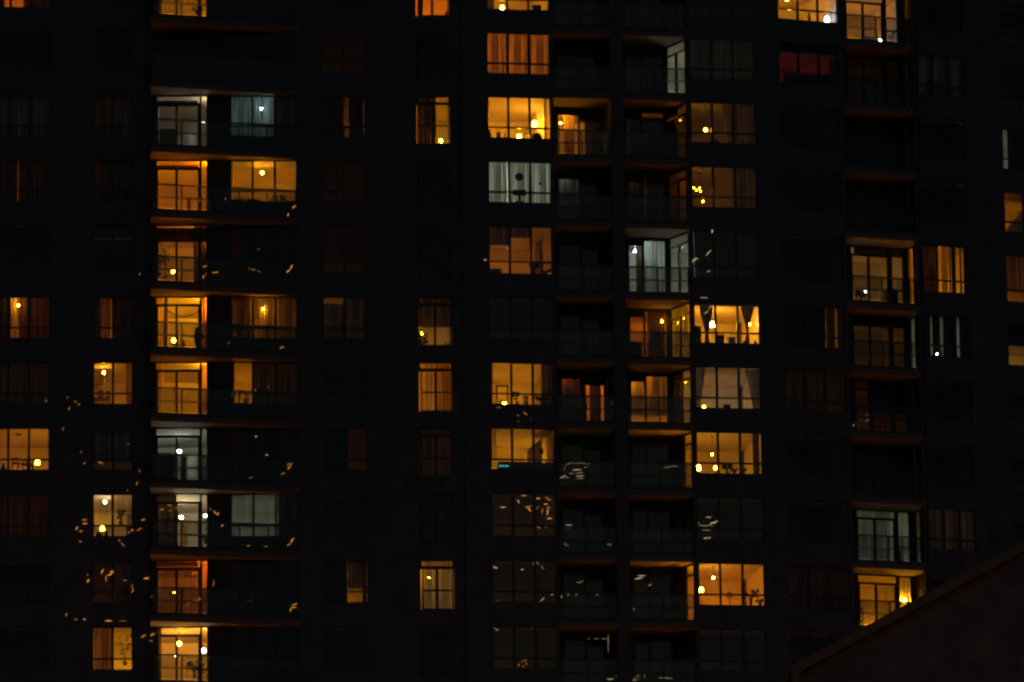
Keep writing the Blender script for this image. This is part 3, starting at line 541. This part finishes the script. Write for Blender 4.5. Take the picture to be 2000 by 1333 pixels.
lump('E', 4, 'low_chest', 958, 525, 980, 540, .4, 'dark low chest', 'chest', DARK, .3); sillthing('E', 4, 1018, .1, .16, 'jar', 'small glass jar', m=WHITE)
floorlamp('E', 6, 985, 788, 1.6, YEL, .9, .09); room('E', 6, AMB, .8, .3); divider('E', 6, 1034, 768, 1057, 2.4, slope=48, deep=.2); curtain('E', 6, 1057, 1083, 'thick', desc='at right'); curtain('E', 6, 955, 962, 'thick', desc='at left')
lump('E', 6, 'dark_shelf', 969, 752, 994, 767, 1.5, 'dark stocked shelf', 'shelf', DARK, .25, True); lump('E', 6, 'striped_bench', 966, 782, 996, 790, .6, 'pale slatted bench', 'bench', WHITE, .3, True); plant('E', 6, 1010, 792, .45, .2, 'curving dark plant', .14, 20); sillthing('E', 6, 1028, .14, .3, 'vase', 'dark tall vase'); plant('E', 6, 1058, 792, .2, .15, 'bushy plant', .25, 50)
chair('E', 6, 1022, 774, 1032, .9, 'dark chair')
room('E', 7, YEL, 1.3); divider('E', 7, 1030, 880, 1059, 2.2, slope=28, deep=.2); blinds('E', 7, 956, 970, 'grey', desc='bunched at left'); lump('E', 7, 'dark_sideboard', 974, 903, 1084, 925, .5, 'long dark sideboard', 'sideboard', DARK, .4)
thing('E', 7, 'digital_clock', 984, 911, .3, [('case', MB().box(-.24, .24, 0, .08, -.05, .07), DARK)]+[('digit', MB().box(x, x+.055, -.006, -.002, -.02, .04), emit('cyan_digit', (.1, .6, .8), .9)) for x in (-.2, -.12, -.04, .06, .14)], 'small cyan digital display', 'clock')
for px in (1000, 1012, 1040): sillthing('E', 7, px, .1, .3, 'bottle', {1000: 'left dark bottle', 1012: 'middle dark bottle', 1040: 'right dark bottle'}[px])
thing('E', 7, 'picture_frame', 1057, 882, 2.0, [('frame', MB().box(-.09, .09, 0, .02, -.12, .12), WOOD)], 'small brown picture', 'picture')
for r, p in ((8, .05), (9, .02), (10, .02)): room('E', r, ORA, p)
room('F', 2, AMB, 1.4); pendant('F', 2, 1095, 241, .3, WHI, .3, .05); curtain('F', 2, 1100, 1121, 'brown', desc='in the left pane', pitch=.13); curtain('F', 2, 1091, 1093, 'thick', desc='at left'); curtain('F', 2, 1141, 1172, 'thick', desc='over the door'); drape('F', 2, [(1172, 1173, 228), (1170, 1172.5, 260), (1168, 1172, 297)], 'dark', desc='slim at the door')
room('F', 3, COO, .12); curtain('F', 3, 1088, 1131, 'grey', desc='in the left pane', pitch=.3); curtain('F', 3, 1131, 1180, 'dark', desc='over the door')
room('F', 6, ORA, 1.6, .5); curtain('F', 6, 1090, 1144, 'dark', desc='over the left pane'); curtain('F', 6, 1151, 1173, 'thick', desc='over the door')
room('G', 2, ORA, .3); lump('G', 2, 'dark_console', 1226, 230, 1310, 283, .25, 'tall dark console', 'cabinet', DARK, .1)
room('G', 3, ORA, .15); curtain('G', 3, 1226, 1256, 'thick', desc='in the left pane'); curtain('G', 3, 1262, 1305, 'thick', desc='in the right pane')
room('G', 4, COO, .5); pendant('G', 4, 1240, 491, .6, BLU, .35, .05); curtain('G', 4, 1242, 1258, 'thick', desc='narrow in the left pane'); curtain('G', 4, 1258, 1306, 'sheer', desc='in the right pane')
room('G', 5, ORA, 1.0); curtain('G', 5, 1264, 1299, 'thick', desc='over the right pane'); lump('G', 5, 'balcony_box', 1232, 668, 1255, 690, -1.5, 'dark storage box on the balcony', 'box', DARK, .4); pendant('G', 5, 1293, 628, -.05, YEL, .1, .05, 'clustered')
room('G', 6, AMB, 1.2); shade('G', 6, 1228, 622, 1302, 640, 'cream', desc='unused') if 0 else None; shade('G', 6, 1230, 738, 1256, 812, 'cream', desc='in the left pane'); shade('G', 6, 1262, 736, 1305, 812, 'cream', desc='in the right pane')
room('H', 1, COO, .5, -.9); curtain('H', 1, 1346, 1478, 'thick', desc='closed', pitch=.16)
pendant('H', 2, 1378, 254, .7, WHI, .22, .11); room('H', 2, AMB, .12); curtain('H', 2, 1413, 1477, 'brown', desc='over the right bays'); thing('H', 2, 'rumpled_bedding', 1393, 284, .2, [('heap', MB().vprism([(-.9, -.15), (-.6, -.02), (-.2, .05), (0, .3), (.2, .22), (.45, .02), (.9, -.1)], 0, .3), DARK)], 'dark rumpled heap', 'bedding')
room('H', 3, ORA, .22); pendant('H', 3, 1373, 394, .35, YEL, .06, .035, 'low'); divider('H', 3, 1394, 400, 1440, 1.5); curtain('H', 3, 1431, 1480, 'brown', desc='over the right bay')
for i, (px, py) in enumerate(((1355, 367), (1360, 372), (1366, 368), (1368, 374))): pendant('H', 3, px, py, 1.3, YEL, .03, .035, desc=('leftmost', 'second', 'third', 'rightmost')[i]+' of a cluster')
room('H', 4, COO, .4, -.8); curtain('H', 4, 1356, 1484, 'dark', desc='closed'); pendant('H', 4, 1352.5, 536, .12, BLU, .05, .04, 'low at the slit')
floorlamp('H', 5, 1391, 634, 1.8, WHI, 1.6, .12); room('H', 5, AMB, 1.0, .5); pendant('H', 5, 1464, 634, .9, WHI, .4, .06, 'tilted'); drape('H', 5, [(1364, 1394, 592), (1367, 1392, 610), (1372, 1388, 630), (1377, 1384, 651), (1376, 1386, 665), (1373, 1388, 684)], 'dark', desc='hourglass-tied, left bay'); drape('H', 5, [(1446, 1474, 597), (1450, 1470, 615), (1455, 1465, 632), (1458, 1462, 648), (1456, 1464, 660), (1453, 1467, 684)], 'dark', desc='hourglass-tied, right bay')
lump('H', 5, 'dark_wardrobe', 1355, 637, 1371, 690, .6, 'dark wardrobe', 'wardrobe', DARK, .3); lump('H', 5, 'dark_chest', 1400, 654, 1416, 690, .5, 'dark chest of drawers', 'chest', DARK, .3); lump('H', 5, 'air_cooler', 1423, 658, 1438, 675, .4, 'grey boxy cooler', 'appliance', mat('grey_appliance', (.25, .25, .24), .5), .3); lump('H', 5, 'red_chair', 1356, 653, 1368, 690, .3, 'dark red chair back', 'chair', mat('dark_red_cloth', (.1, .02, .01), .8), .2)
shade('H', 5, 1356, 590, 1484, 599, 'red', desc='rolled up at the top'); sillthing('H', 5, 1455, .16, .15, 'jar', 'squat dark jar'); sillthing('H', 5, 1475, .12, .18, 'bottle', 'short dark bottle')
room('H', 6, NEU, .26); floorlamp('H', 6, 1375, 797, 2.6, WHI, .3, .09); drape('H', 6, [(1357, 1378, 718), (1357, 1374, 750), (1357, 1370, 780), (1357, 1366, 805)], 'grey', desc='swept to the left'); drape('H', 6, [(1455, 1488, 722), (1461, 1488, 750), (1468, 1488, 780), (1472, 1488, 805)], 'grey', desc='swept to the right'); lump('H', 6, 'office_chair', 1414, 790, 1428, 806, .5, 'dark office chair', 'chair', DARK, .3)
pendant('H', 7, 1391, 888, 1.2, WHI, .12, .05); floorlamp('H', 7, 1364, 914, .9, WHI, .7, .12, 'at left'); floorlamp('H', 7, 1397, 914, 1.3, YEL, .2, .07, 'near the middle'); curtain('H', 7, 1470, 1483, 'thick', desc='at right'); room('H', 7, AMB, .35, .8); plant('H', 7, 1420, 927, .28, .14, 'dark tree-like plant', .13, 50); plant('H', 7, 1434, 927, .06, .14, 'small succulent', .06, 14); plant('H', 7, 1452, 927, .08, .14, 'bushy small plant', .08, 24); sillthing('H', 7, 1395, .1, .1, 'jar', 'tiny dark jar')
pendant('H', 9, 1393, 1129, 1.0, WHI, .3, .07); floorlamp('H', 9, 1370, 1152, .9, YEL, .9, .1); room('H', 9, ORA, .9, .4); blinds('H', 9, 1364, 1492, 'cream', tilt=78, w=.08, step=.1, desc='turned open'); plant('H', 9, 1466, 1182, .5, .1, 'wide-leaved dark plant', .28, 44); plant('H', 9, 1484, 1183, .08, .1, 'small plant by the corner', .08, 14)
thing('H', 9, 'round_fan', 1425, 1163, .5, [('grille', MB().ring([(.16, -.16)], cap=False).disc_y(0, 0, .16, 0, .05) if 0 else MB().disc_y(0, 0, .15, 0, .06), mat('tan_metal', (.3, .2, .1), .5)), ('stand', MB().box(-.02, .02, 0, .04, -.9, -.15), METAL)], 'round standing fan', 'fan')
def side_curtain(r, t0, t1, kind, desc):
    """curtain behind the angled side window that looks onto the second recess"""
    A = Vector((gB+.1, 1.95)); B = Vector((gR+.09, .3)); d = B-A; L = d.length*(t1-t0); m = MB(); N = 40; z0 = FLOOR[r]+.04; h = HEAD[r]-.03-z0
    for i in range(N+1): x = L*i/N; y = .025*math.sin(i*1.7)+.01*math.sin(i*.9); m.v += [(x, y, 0), (x, y, h)]
    m.f = [(2*i, 2*i+2, 2*i+3, 2*i+1) for i in range(N)]; P = A+d*t0
    o = m.build('curtain', CL[kind], None, wpos('C', P.x, P.y, z0), ANG['C']+math.atan2(d.y, d.x)); tag(o, '%s curtain %s in the angled side window, %s storey down' % ('thick brown' if kind == 'thick' else kind, desc, ROWN[r]), 'curtain', 'curtains hanging in the windows')
for r, t, k, dd in ((2, .5, 'thick', 'over the far half'), (3, .97, 'brown', 'closed'), (5, .85, 'grey', 'nearly closed'), (6, .55, 'thick', 'over the far half'), (7, .6, 'dark', 'over the far half'), (9, .6, 'dark', 'over the far half')): side_curtain(r, 0, t, k, dd)
# ============ right tower
pendant('M', 0, 1537, 0, 1.0, YEL, .6, .06); floorlamp('M', 0, 1543, 41, .8, YEL, .6, .08, 'at left'); floorlamp('M', 0, 1615, 38, .7, BLU, .12, .14, 'at right'); room('M', 0, AMB, .8, -.4); sillthing('M', 0, 1580, .16, .38, 'vase', 'slender dark vase'); curtain('M', 0, 1622, 1634, 'sheer', desc='in the right bay')
room('M', 1, MAG, .24); curtain('M', 1, 1619, 1650, 'red', desc='in the right bay'); lump('M', 1, 'dark_bureau', 1535, 148, 1612, 170, .6, 'long dark bureau', 'sideboard', DARK, .4)
lump('M', 1, 'dark_speaker', 1612, 144, 1624, 170, .5, 'dark boxy speaker', 'speaker', DARK, .2); shade('M', 1, 1518, 84, 1646, 108, 'dark', desc='at the top')
room('M', 5, YEL, .5); curtain('M', 5, 1530, 1612, 'dark', desc='over the left bays'); curtain('M', 5, 1613, 1630, 'thick', desc='left of a yellow slit'); curtain('M', 5, 1635, 1652, 'thick', desc='right of a yellow slit')
room('M', 6, ORA, .07); curtain('M', 6, 1532, 1608, 'brown', desc='over the left bays')
room('M', 9, RED, .12); curtain('M', 9, 1545, 1655, 'red', desc='closed', pitch=.3)
room('N', 0, AMB, 1.1); floorlamp('N', 0, 1719, 80, .2, BLU, .25, .06, 'low by the post'); curtain('N', 0, 1648, 1650, 'thick', desc='at left'); lump('N', 0, 'dark_sofa', 1690, 72, 1710, 90, .7, 'dark sofa', 'sofa', DARK, .5); plant('N', 0, 1740, 84, .25, .2, 'spiky dark plant', .12, 20)
room('N', 1, ORA, .04); lump('N', 1, 'white_fridge', 1688, 165, 1706, 205, .5, 'pale fridge', 'fridge', WHITE, .4)
room('N', 4, PAL, .45); lump('N', 4, 'lamp_table', 1730, 565, 1755, 592, .5, 'dark low table', 'table', DARK, .3); chair('N', 4, 1672, 566, 1684, .5, 'dark chair'); plant('N', 4, 1680, 592, .4, -.6, 'round dark balcony plant', .22, 60); shade('N', 4, 1668, 480, 1768, 502, 'grey', desc='at the top'); floorlamp('N', 4, 1690, 570, .3, COO, .04, .04, 'tiny')
room('N', 5, PAL, .24); shade('N', 5, 1660, 612, 1770, 640, 'thick', desc='over the top')
room('N', 6, RED, .12); shade('N', 6, 1695, 735, 1772, 810, 'dark', desc='over the right')
room('N', 8, COO, .3); blinds('N', 8, 1668, 1738, 'white', tilt=30, desc='closed'); curtain('N', 8, 1746, 1764, 'sheer', desc='in the sidelight'); lump('N', 8, 'dark_planter', 1751, 1072, 1762, 1092, .3, 'dark square planter', 'planter', DARK, .2)
room('N', 9, AMB, .8); floorlamp('N', 9, 1767, 1172, .35, WHI, .6, .07, 'by the curtain'); curtain('N', 9, 1750, 1778, 'cream', desc='in the sidelight', v=.5); chair('N', 9, 1674, 1186, 1686, -.5, 'balcony bar stool')
room('O', 1, TEA, .035); curtain('O', 1, 1795, 1812, 'sheer', desc='in the left bay'); curtain('O', 1, 1820, 1848, 'sheer', desc='in the middle bay'); curtain('O', 1, 1855, 1884, 'sheer', desc='in the right bay'); lump('O', 1, 'dark_headboard', 1808, 155, 1862, 200, .3, 'dark headboard', 'bed', DARK, .2)
room('O', 4, AMB, 1.0); pendant('O', 4, 1830, 505, .35, WHI, .12, .04)
for a, c2, k, d in ((1796, 1798, 'thick', 'first strip'), (1801, 1826, 'thick', 'second strip'), (1838, 1850, 'brown', 'third strip'), (1853, 1856, 'dark', 'fourth strip'), (1860, 1866, 'dark', 'fifth strip'), (1873, 1877, 'dark', 'sixth strip'), (1881, 1891, 'dark', 'last strip')): curtain('O', 4, a, c2, k, desc=d)
room('O', 5, COO, .3); floorlamp('O', 5, 1830, 692, .2, COO, .02, .03, 'low')
for a, c2, d in ((1800, 1816, 'first panel'), (1820, 1833, 'second panel'), (1841, 1869, 'third panel'), (1873, 1897, 'last panel')): curtain('O', 5, a, c2, 'dark', desc=d)
curtain('O', 5, 1830, 1842, 'white', v=.35, desc='pale behind the dark panels')
room('O', 8, NEU, .2); curtain('O', 8, 1803, 1842, 'brown', desc='over the left bay', pitch=.16); curtain('O', 8, 1844, 1908, 'brown', desc='over the right bays', pitch=.16)
room('S', 2, COO, .3); curtain('S', 2, 1966, 2080, 'dark', desc='closed but for a slit'); room('S', 3, AMB, .5); divider('S', 3, 1966, 450, 2010, 2.0, slope=60, deep=.2)
room('S', 4, ORA, .3); shade('S', 4, 1960, 490, 2080, 575, 'orange', desc='lowered'); room('S', 5, PAL, .3); shade('S', 5, 1960, 622, 2080, 680, 'dark', desc='most of the way down')

# glowing strands put in for city lights reflected in the glass
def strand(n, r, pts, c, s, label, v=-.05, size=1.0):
    """thin glowing tubes on an added thread, standing in for reflected glints; points are photo positions (x, y, length, tilt)"""
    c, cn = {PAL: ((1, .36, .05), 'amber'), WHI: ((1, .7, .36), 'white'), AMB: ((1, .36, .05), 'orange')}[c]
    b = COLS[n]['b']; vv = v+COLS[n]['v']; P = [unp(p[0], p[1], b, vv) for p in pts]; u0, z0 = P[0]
    e = put(b, 'glint_strand', u0, vv, z0, label+' by the '+where(n, r), 'string lights', 'glowing strands put in for reflected city lights')  # no real string lights: glowing stand-ins for city lights reflected in the glass
    if len(P) > 1: MB().tube([(u-u0, .03, z-z0) for u, z in P], .004, 4).build('added_wire', METAL, e)
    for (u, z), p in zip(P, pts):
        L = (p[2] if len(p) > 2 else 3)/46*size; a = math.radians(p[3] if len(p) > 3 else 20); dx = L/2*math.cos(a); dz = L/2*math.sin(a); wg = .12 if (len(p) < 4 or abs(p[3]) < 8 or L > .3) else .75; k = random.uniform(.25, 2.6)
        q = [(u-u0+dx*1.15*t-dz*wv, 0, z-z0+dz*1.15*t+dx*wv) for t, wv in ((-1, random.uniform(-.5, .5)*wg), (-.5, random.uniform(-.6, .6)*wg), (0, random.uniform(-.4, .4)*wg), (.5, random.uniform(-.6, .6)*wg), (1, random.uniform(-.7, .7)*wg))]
        MB().tube(q, [.003, .009, .012, .009, .003], 5).build('reflection_glint', emit('strand_%s_%d' % (cn, round(s*k*8)), c, s*k*.8), e, smooth=True)
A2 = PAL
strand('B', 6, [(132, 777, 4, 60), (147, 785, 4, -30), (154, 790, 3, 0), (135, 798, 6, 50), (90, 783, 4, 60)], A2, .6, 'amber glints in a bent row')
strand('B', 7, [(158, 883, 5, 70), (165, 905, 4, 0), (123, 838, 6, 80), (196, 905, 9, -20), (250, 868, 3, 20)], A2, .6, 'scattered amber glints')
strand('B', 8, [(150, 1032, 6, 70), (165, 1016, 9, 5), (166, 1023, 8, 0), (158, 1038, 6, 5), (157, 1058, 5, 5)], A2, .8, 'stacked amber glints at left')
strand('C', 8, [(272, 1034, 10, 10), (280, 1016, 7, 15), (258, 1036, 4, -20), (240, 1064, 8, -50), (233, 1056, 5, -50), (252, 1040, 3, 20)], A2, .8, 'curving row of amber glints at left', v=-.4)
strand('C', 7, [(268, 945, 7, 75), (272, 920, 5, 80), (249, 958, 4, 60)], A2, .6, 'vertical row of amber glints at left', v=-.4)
strand('C', 4, [(273, 536, 4, 60), (400, 521, 8, 10), (402, 536, 6, 80), (397, 541, 5, 80), (418, 533, 6, -5), (424, 532, 4, 0)], A2, .7, 'amber balcony glints', v=-1.2)
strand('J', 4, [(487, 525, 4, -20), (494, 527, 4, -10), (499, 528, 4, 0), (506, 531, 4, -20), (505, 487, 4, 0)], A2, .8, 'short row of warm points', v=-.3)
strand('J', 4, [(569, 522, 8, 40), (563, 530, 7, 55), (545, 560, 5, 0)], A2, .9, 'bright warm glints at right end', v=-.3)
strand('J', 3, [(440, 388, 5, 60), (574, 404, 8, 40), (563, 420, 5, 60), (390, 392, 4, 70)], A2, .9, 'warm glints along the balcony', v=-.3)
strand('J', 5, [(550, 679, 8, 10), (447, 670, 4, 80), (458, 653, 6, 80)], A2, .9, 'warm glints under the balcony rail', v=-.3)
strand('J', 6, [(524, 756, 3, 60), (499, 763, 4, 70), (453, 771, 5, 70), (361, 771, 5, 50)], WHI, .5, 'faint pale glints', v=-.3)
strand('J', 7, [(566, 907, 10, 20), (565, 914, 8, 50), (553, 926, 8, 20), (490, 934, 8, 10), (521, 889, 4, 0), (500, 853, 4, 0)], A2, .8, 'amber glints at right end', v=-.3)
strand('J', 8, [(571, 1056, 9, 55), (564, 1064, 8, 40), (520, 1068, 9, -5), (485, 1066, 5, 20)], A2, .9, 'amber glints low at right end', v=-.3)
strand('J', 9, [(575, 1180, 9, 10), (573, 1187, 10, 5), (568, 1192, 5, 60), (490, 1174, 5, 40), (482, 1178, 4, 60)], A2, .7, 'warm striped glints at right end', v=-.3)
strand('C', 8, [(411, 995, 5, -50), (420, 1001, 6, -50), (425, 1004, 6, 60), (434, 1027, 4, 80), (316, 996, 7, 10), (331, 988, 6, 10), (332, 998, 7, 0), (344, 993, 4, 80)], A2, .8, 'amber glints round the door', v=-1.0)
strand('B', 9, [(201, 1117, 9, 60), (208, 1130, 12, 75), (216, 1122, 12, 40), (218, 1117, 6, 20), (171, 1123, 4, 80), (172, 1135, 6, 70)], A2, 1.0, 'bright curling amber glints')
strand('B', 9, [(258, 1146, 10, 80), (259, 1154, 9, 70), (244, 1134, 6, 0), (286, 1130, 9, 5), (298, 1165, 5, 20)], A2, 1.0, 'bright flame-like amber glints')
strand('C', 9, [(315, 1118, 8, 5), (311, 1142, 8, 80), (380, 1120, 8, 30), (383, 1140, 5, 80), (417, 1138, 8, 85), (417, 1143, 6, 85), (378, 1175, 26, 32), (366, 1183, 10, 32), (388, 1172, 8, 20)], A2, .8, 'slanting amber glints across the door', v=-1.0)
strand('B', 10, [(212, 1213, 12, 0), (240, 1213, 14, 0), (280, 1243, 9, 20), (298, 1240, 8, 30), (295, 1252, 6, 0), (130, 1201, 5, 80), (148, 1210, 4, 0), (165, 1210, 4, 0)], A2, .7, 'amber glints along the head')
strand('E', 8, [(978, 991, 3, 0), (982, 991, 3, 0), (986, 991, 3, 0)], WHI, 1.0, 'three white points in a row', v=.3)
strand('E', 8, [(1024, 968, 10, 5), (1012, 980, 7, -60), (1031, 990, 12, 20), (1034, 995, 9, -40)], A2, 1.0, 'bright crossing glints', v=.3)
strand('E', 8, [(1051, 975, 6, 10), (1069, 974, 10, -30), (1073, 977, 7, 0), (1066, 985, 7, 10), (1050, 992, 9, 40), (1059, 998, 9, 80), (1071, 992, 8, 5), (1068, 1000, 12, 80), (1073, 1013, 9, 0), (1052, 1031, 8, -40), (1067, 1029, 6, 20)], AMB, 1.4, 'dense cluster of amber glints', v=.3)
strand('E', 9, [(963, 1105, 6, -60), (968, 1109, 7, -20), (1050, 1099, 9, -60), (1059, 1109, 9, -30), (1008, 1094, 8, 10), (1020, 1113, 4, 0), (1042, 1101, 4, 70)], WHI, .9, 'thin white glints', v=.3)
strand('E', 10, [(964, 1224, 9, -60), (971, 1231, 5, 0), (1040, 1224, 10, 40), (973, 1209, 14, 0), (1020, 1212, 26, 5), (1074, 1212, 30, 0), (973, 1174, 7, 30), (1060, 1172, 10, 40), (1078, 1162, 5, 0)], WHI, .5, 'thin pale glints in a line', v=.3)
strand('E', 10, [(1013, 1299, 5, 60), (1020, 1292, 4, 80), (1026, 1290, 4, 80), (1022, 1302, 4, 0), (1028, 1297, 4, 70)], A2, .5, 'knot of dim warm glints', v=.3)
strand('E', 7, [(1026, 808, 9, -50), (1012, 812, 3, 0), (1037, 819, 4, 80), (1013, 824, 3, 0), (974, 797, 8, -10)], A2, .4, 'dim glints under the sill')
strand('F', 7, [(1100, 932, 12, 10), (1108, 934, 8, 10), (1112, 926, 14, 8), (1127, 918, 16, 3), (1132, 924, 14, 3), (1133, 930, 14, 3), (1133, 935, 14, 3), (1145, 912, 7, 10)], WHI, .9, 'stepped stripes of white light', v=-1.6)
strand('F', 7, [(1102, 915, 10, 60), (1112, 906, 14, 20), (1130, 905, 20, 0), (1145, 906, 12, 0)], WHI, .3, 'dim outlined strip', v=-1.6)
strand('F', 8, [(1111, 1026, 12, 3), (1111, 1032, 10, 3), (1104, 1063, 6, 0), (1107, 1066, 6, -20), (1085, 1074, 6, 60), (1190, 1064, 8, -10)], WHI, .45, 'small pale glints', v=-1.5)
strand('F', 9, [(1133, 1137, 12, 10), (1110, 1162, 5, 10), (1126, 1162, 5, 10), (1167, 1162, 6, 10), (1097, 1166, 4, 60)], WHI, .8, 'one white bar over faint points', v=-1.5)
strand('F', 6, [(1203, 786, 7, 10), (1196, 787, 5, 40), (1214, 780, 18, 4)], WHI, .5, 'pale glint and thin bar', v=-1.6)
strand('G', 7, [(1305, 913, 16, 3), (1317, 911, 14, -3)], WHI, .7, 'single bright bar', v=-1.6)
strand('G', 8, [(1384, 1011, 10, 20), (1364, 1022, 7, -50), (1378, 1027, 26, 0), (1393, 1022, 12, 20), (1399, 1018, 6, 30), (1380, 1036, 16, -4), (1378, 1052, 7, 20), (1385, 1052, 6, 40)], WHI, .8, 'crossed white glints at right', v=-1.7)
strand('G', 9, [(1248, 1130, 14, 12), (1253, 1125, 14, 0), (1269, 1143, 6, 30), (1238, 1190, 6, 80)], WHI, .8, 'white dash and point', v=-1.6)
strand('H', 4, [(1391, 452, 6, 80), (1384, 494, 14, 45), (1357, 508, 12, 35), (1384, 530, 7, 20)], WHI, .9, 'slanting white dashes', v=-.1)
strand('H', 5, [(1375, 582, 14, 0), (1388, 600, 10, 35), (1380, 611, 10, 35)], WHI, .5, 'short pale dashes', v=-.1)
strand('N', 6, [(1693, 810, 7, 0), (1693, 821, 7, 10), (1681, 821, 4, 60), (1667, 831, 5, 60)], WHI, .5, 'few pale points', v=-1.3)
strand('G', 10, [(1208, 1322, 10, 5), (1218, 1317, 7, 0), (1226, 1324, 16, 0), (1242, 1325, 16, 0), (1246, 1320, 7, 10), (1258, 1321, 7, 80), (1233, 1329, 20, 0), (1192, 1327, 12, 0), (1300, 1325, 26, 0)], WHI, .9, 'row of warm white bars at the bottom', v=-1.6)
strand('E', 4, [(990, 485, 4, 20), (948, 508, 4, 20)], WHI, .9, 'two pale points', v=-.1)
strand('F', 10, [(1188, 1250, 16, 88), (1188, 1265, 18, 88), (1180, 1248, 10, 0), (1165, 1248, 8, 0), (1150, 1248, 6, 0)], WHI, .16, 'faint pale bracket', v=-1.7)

# ------------------------------------------------------------------ foreground house with its lit rake
def at(px, py, Y):
    d = fw*F_PX + rt*(px-1000) + up*(666.5-py); return CAM+d*((Y-CAM.y)/d.y)
HY = 80.0; a = at(1545, 1305, HY); bq = at(2000, 1062, HY); sl = (bq.z-a.z)/(bq.x-a.x); rx = a.x+6.0; rz = a.z+6.0*sl
house = bpy.data.objects.new('brown_house', None); C.objects.link(house); house.location = (rx, HY, 0)
tag(house, 'reddish brown gabled house in the dark lower right foreground', 'house')
hw = 6.0
BRICK = mat('red_brown_brick', (.17, .11, .1), .9, .35, 2.5)
TRIM = mat('tan_trim', (.2, .12, .08), .8, .2, 3)
ROOF = mat('brown_shingle', (.09, .05, .04), .9, .3, 5)
MB().vprism([(-hw+.04, 0), (hw-.04, 0), (hw-.04, rz-hw*sl-.12), (0, rz-.1), (-hw+.04, rz-hw*sl-.12)], .03, 10).build('wall', BRICK, house)
for s in (-1, 1):
    MB().vprism([(s*hw, rz-hw*sl), (0, rz), (0, rz-.06), (s*hw, rz-hw*sl-.06)], .02, 10.4).build('roof_plane', ROOF, house)
    MB().vprism([(s*(hw-.0), rz-hw*sl-.005), (s*(hw-.09), rz-hw*sl+.07), (0, rz+.02), (0, rz-.10), (s*(hw-.12), rz-hw*sl-.06), (s*(hw-.08), rz-hw*sl-.2), (s*hw, rz-hw*sl-.2)], -.06, .0).build('bargeboard', TRIM, house)

# ------------------------------------------------------------------ ground, street and street lamps
tag(MB().box(-900, 900, -300, 1300, -1, 0).build('ground', mat('dark_ground', (.05, .05, .045), .95, .3, .2)), kind='structure')
tag(MB().box(-200, 200, 219, 229, .004, .008).build('road', mat('asphalt', (.05, .05, .05), .85, .2, 2)), kind='structure')
tag(MB().box(-200, 200, 229.2, 232, 0, .13).build('pavement', mat('paving', (.2, .19, .18), .9, .2, 1)), kind='structure')
SOD = emit('sodium_globe', (1, .27, .075), 300)
for i, (lx, ly) in enumerate(((2, 64), (15, 66))):
    e = bpy.data.objects.new('street_lamp', None); C.objects.link(e); e.location = (lx, ly, 0)
    tag(e, ('left', 'right')[i]+' low sodium street lamp standing before the brown gabled house', 'street lamp', 'street lamps along the road below')
    MB().ring([(.14, 0), (.1, .4), (.07, .5), (.05, 4.9), (.12, 5.0)]).build('pole', METAL, e); MB().ball((0, 0, 5.2), .2, 14).build('globe', emit('low_sodium_globe', (1, .42, .25), 85), e, smooth=True)
ORD = ('first', 'second', 'third', 'fourth', 'fifth', 'sixth', 'seventh', 'eighth')
for i in range(8):
    e = bpy.data.objects.new('street_lamp', None); C.objects.link(e); e.location = (-84+24*i, 230+(i % 2)*.4, .13)
    tag(e, ORD[i]+' sodium globe street lamp from the left on the pavement below the towers', 'street lamp', 'street lamps along the road below')
    MB().ring([(.14, 0), (.1, .4), (.07, .5), (.05, 6.9), (.12, 7.0)]).build('pole', METAL, e); MB().ball((0, 0, 7.28), .28, 14).build('globe', SOD, e, smooth=True)
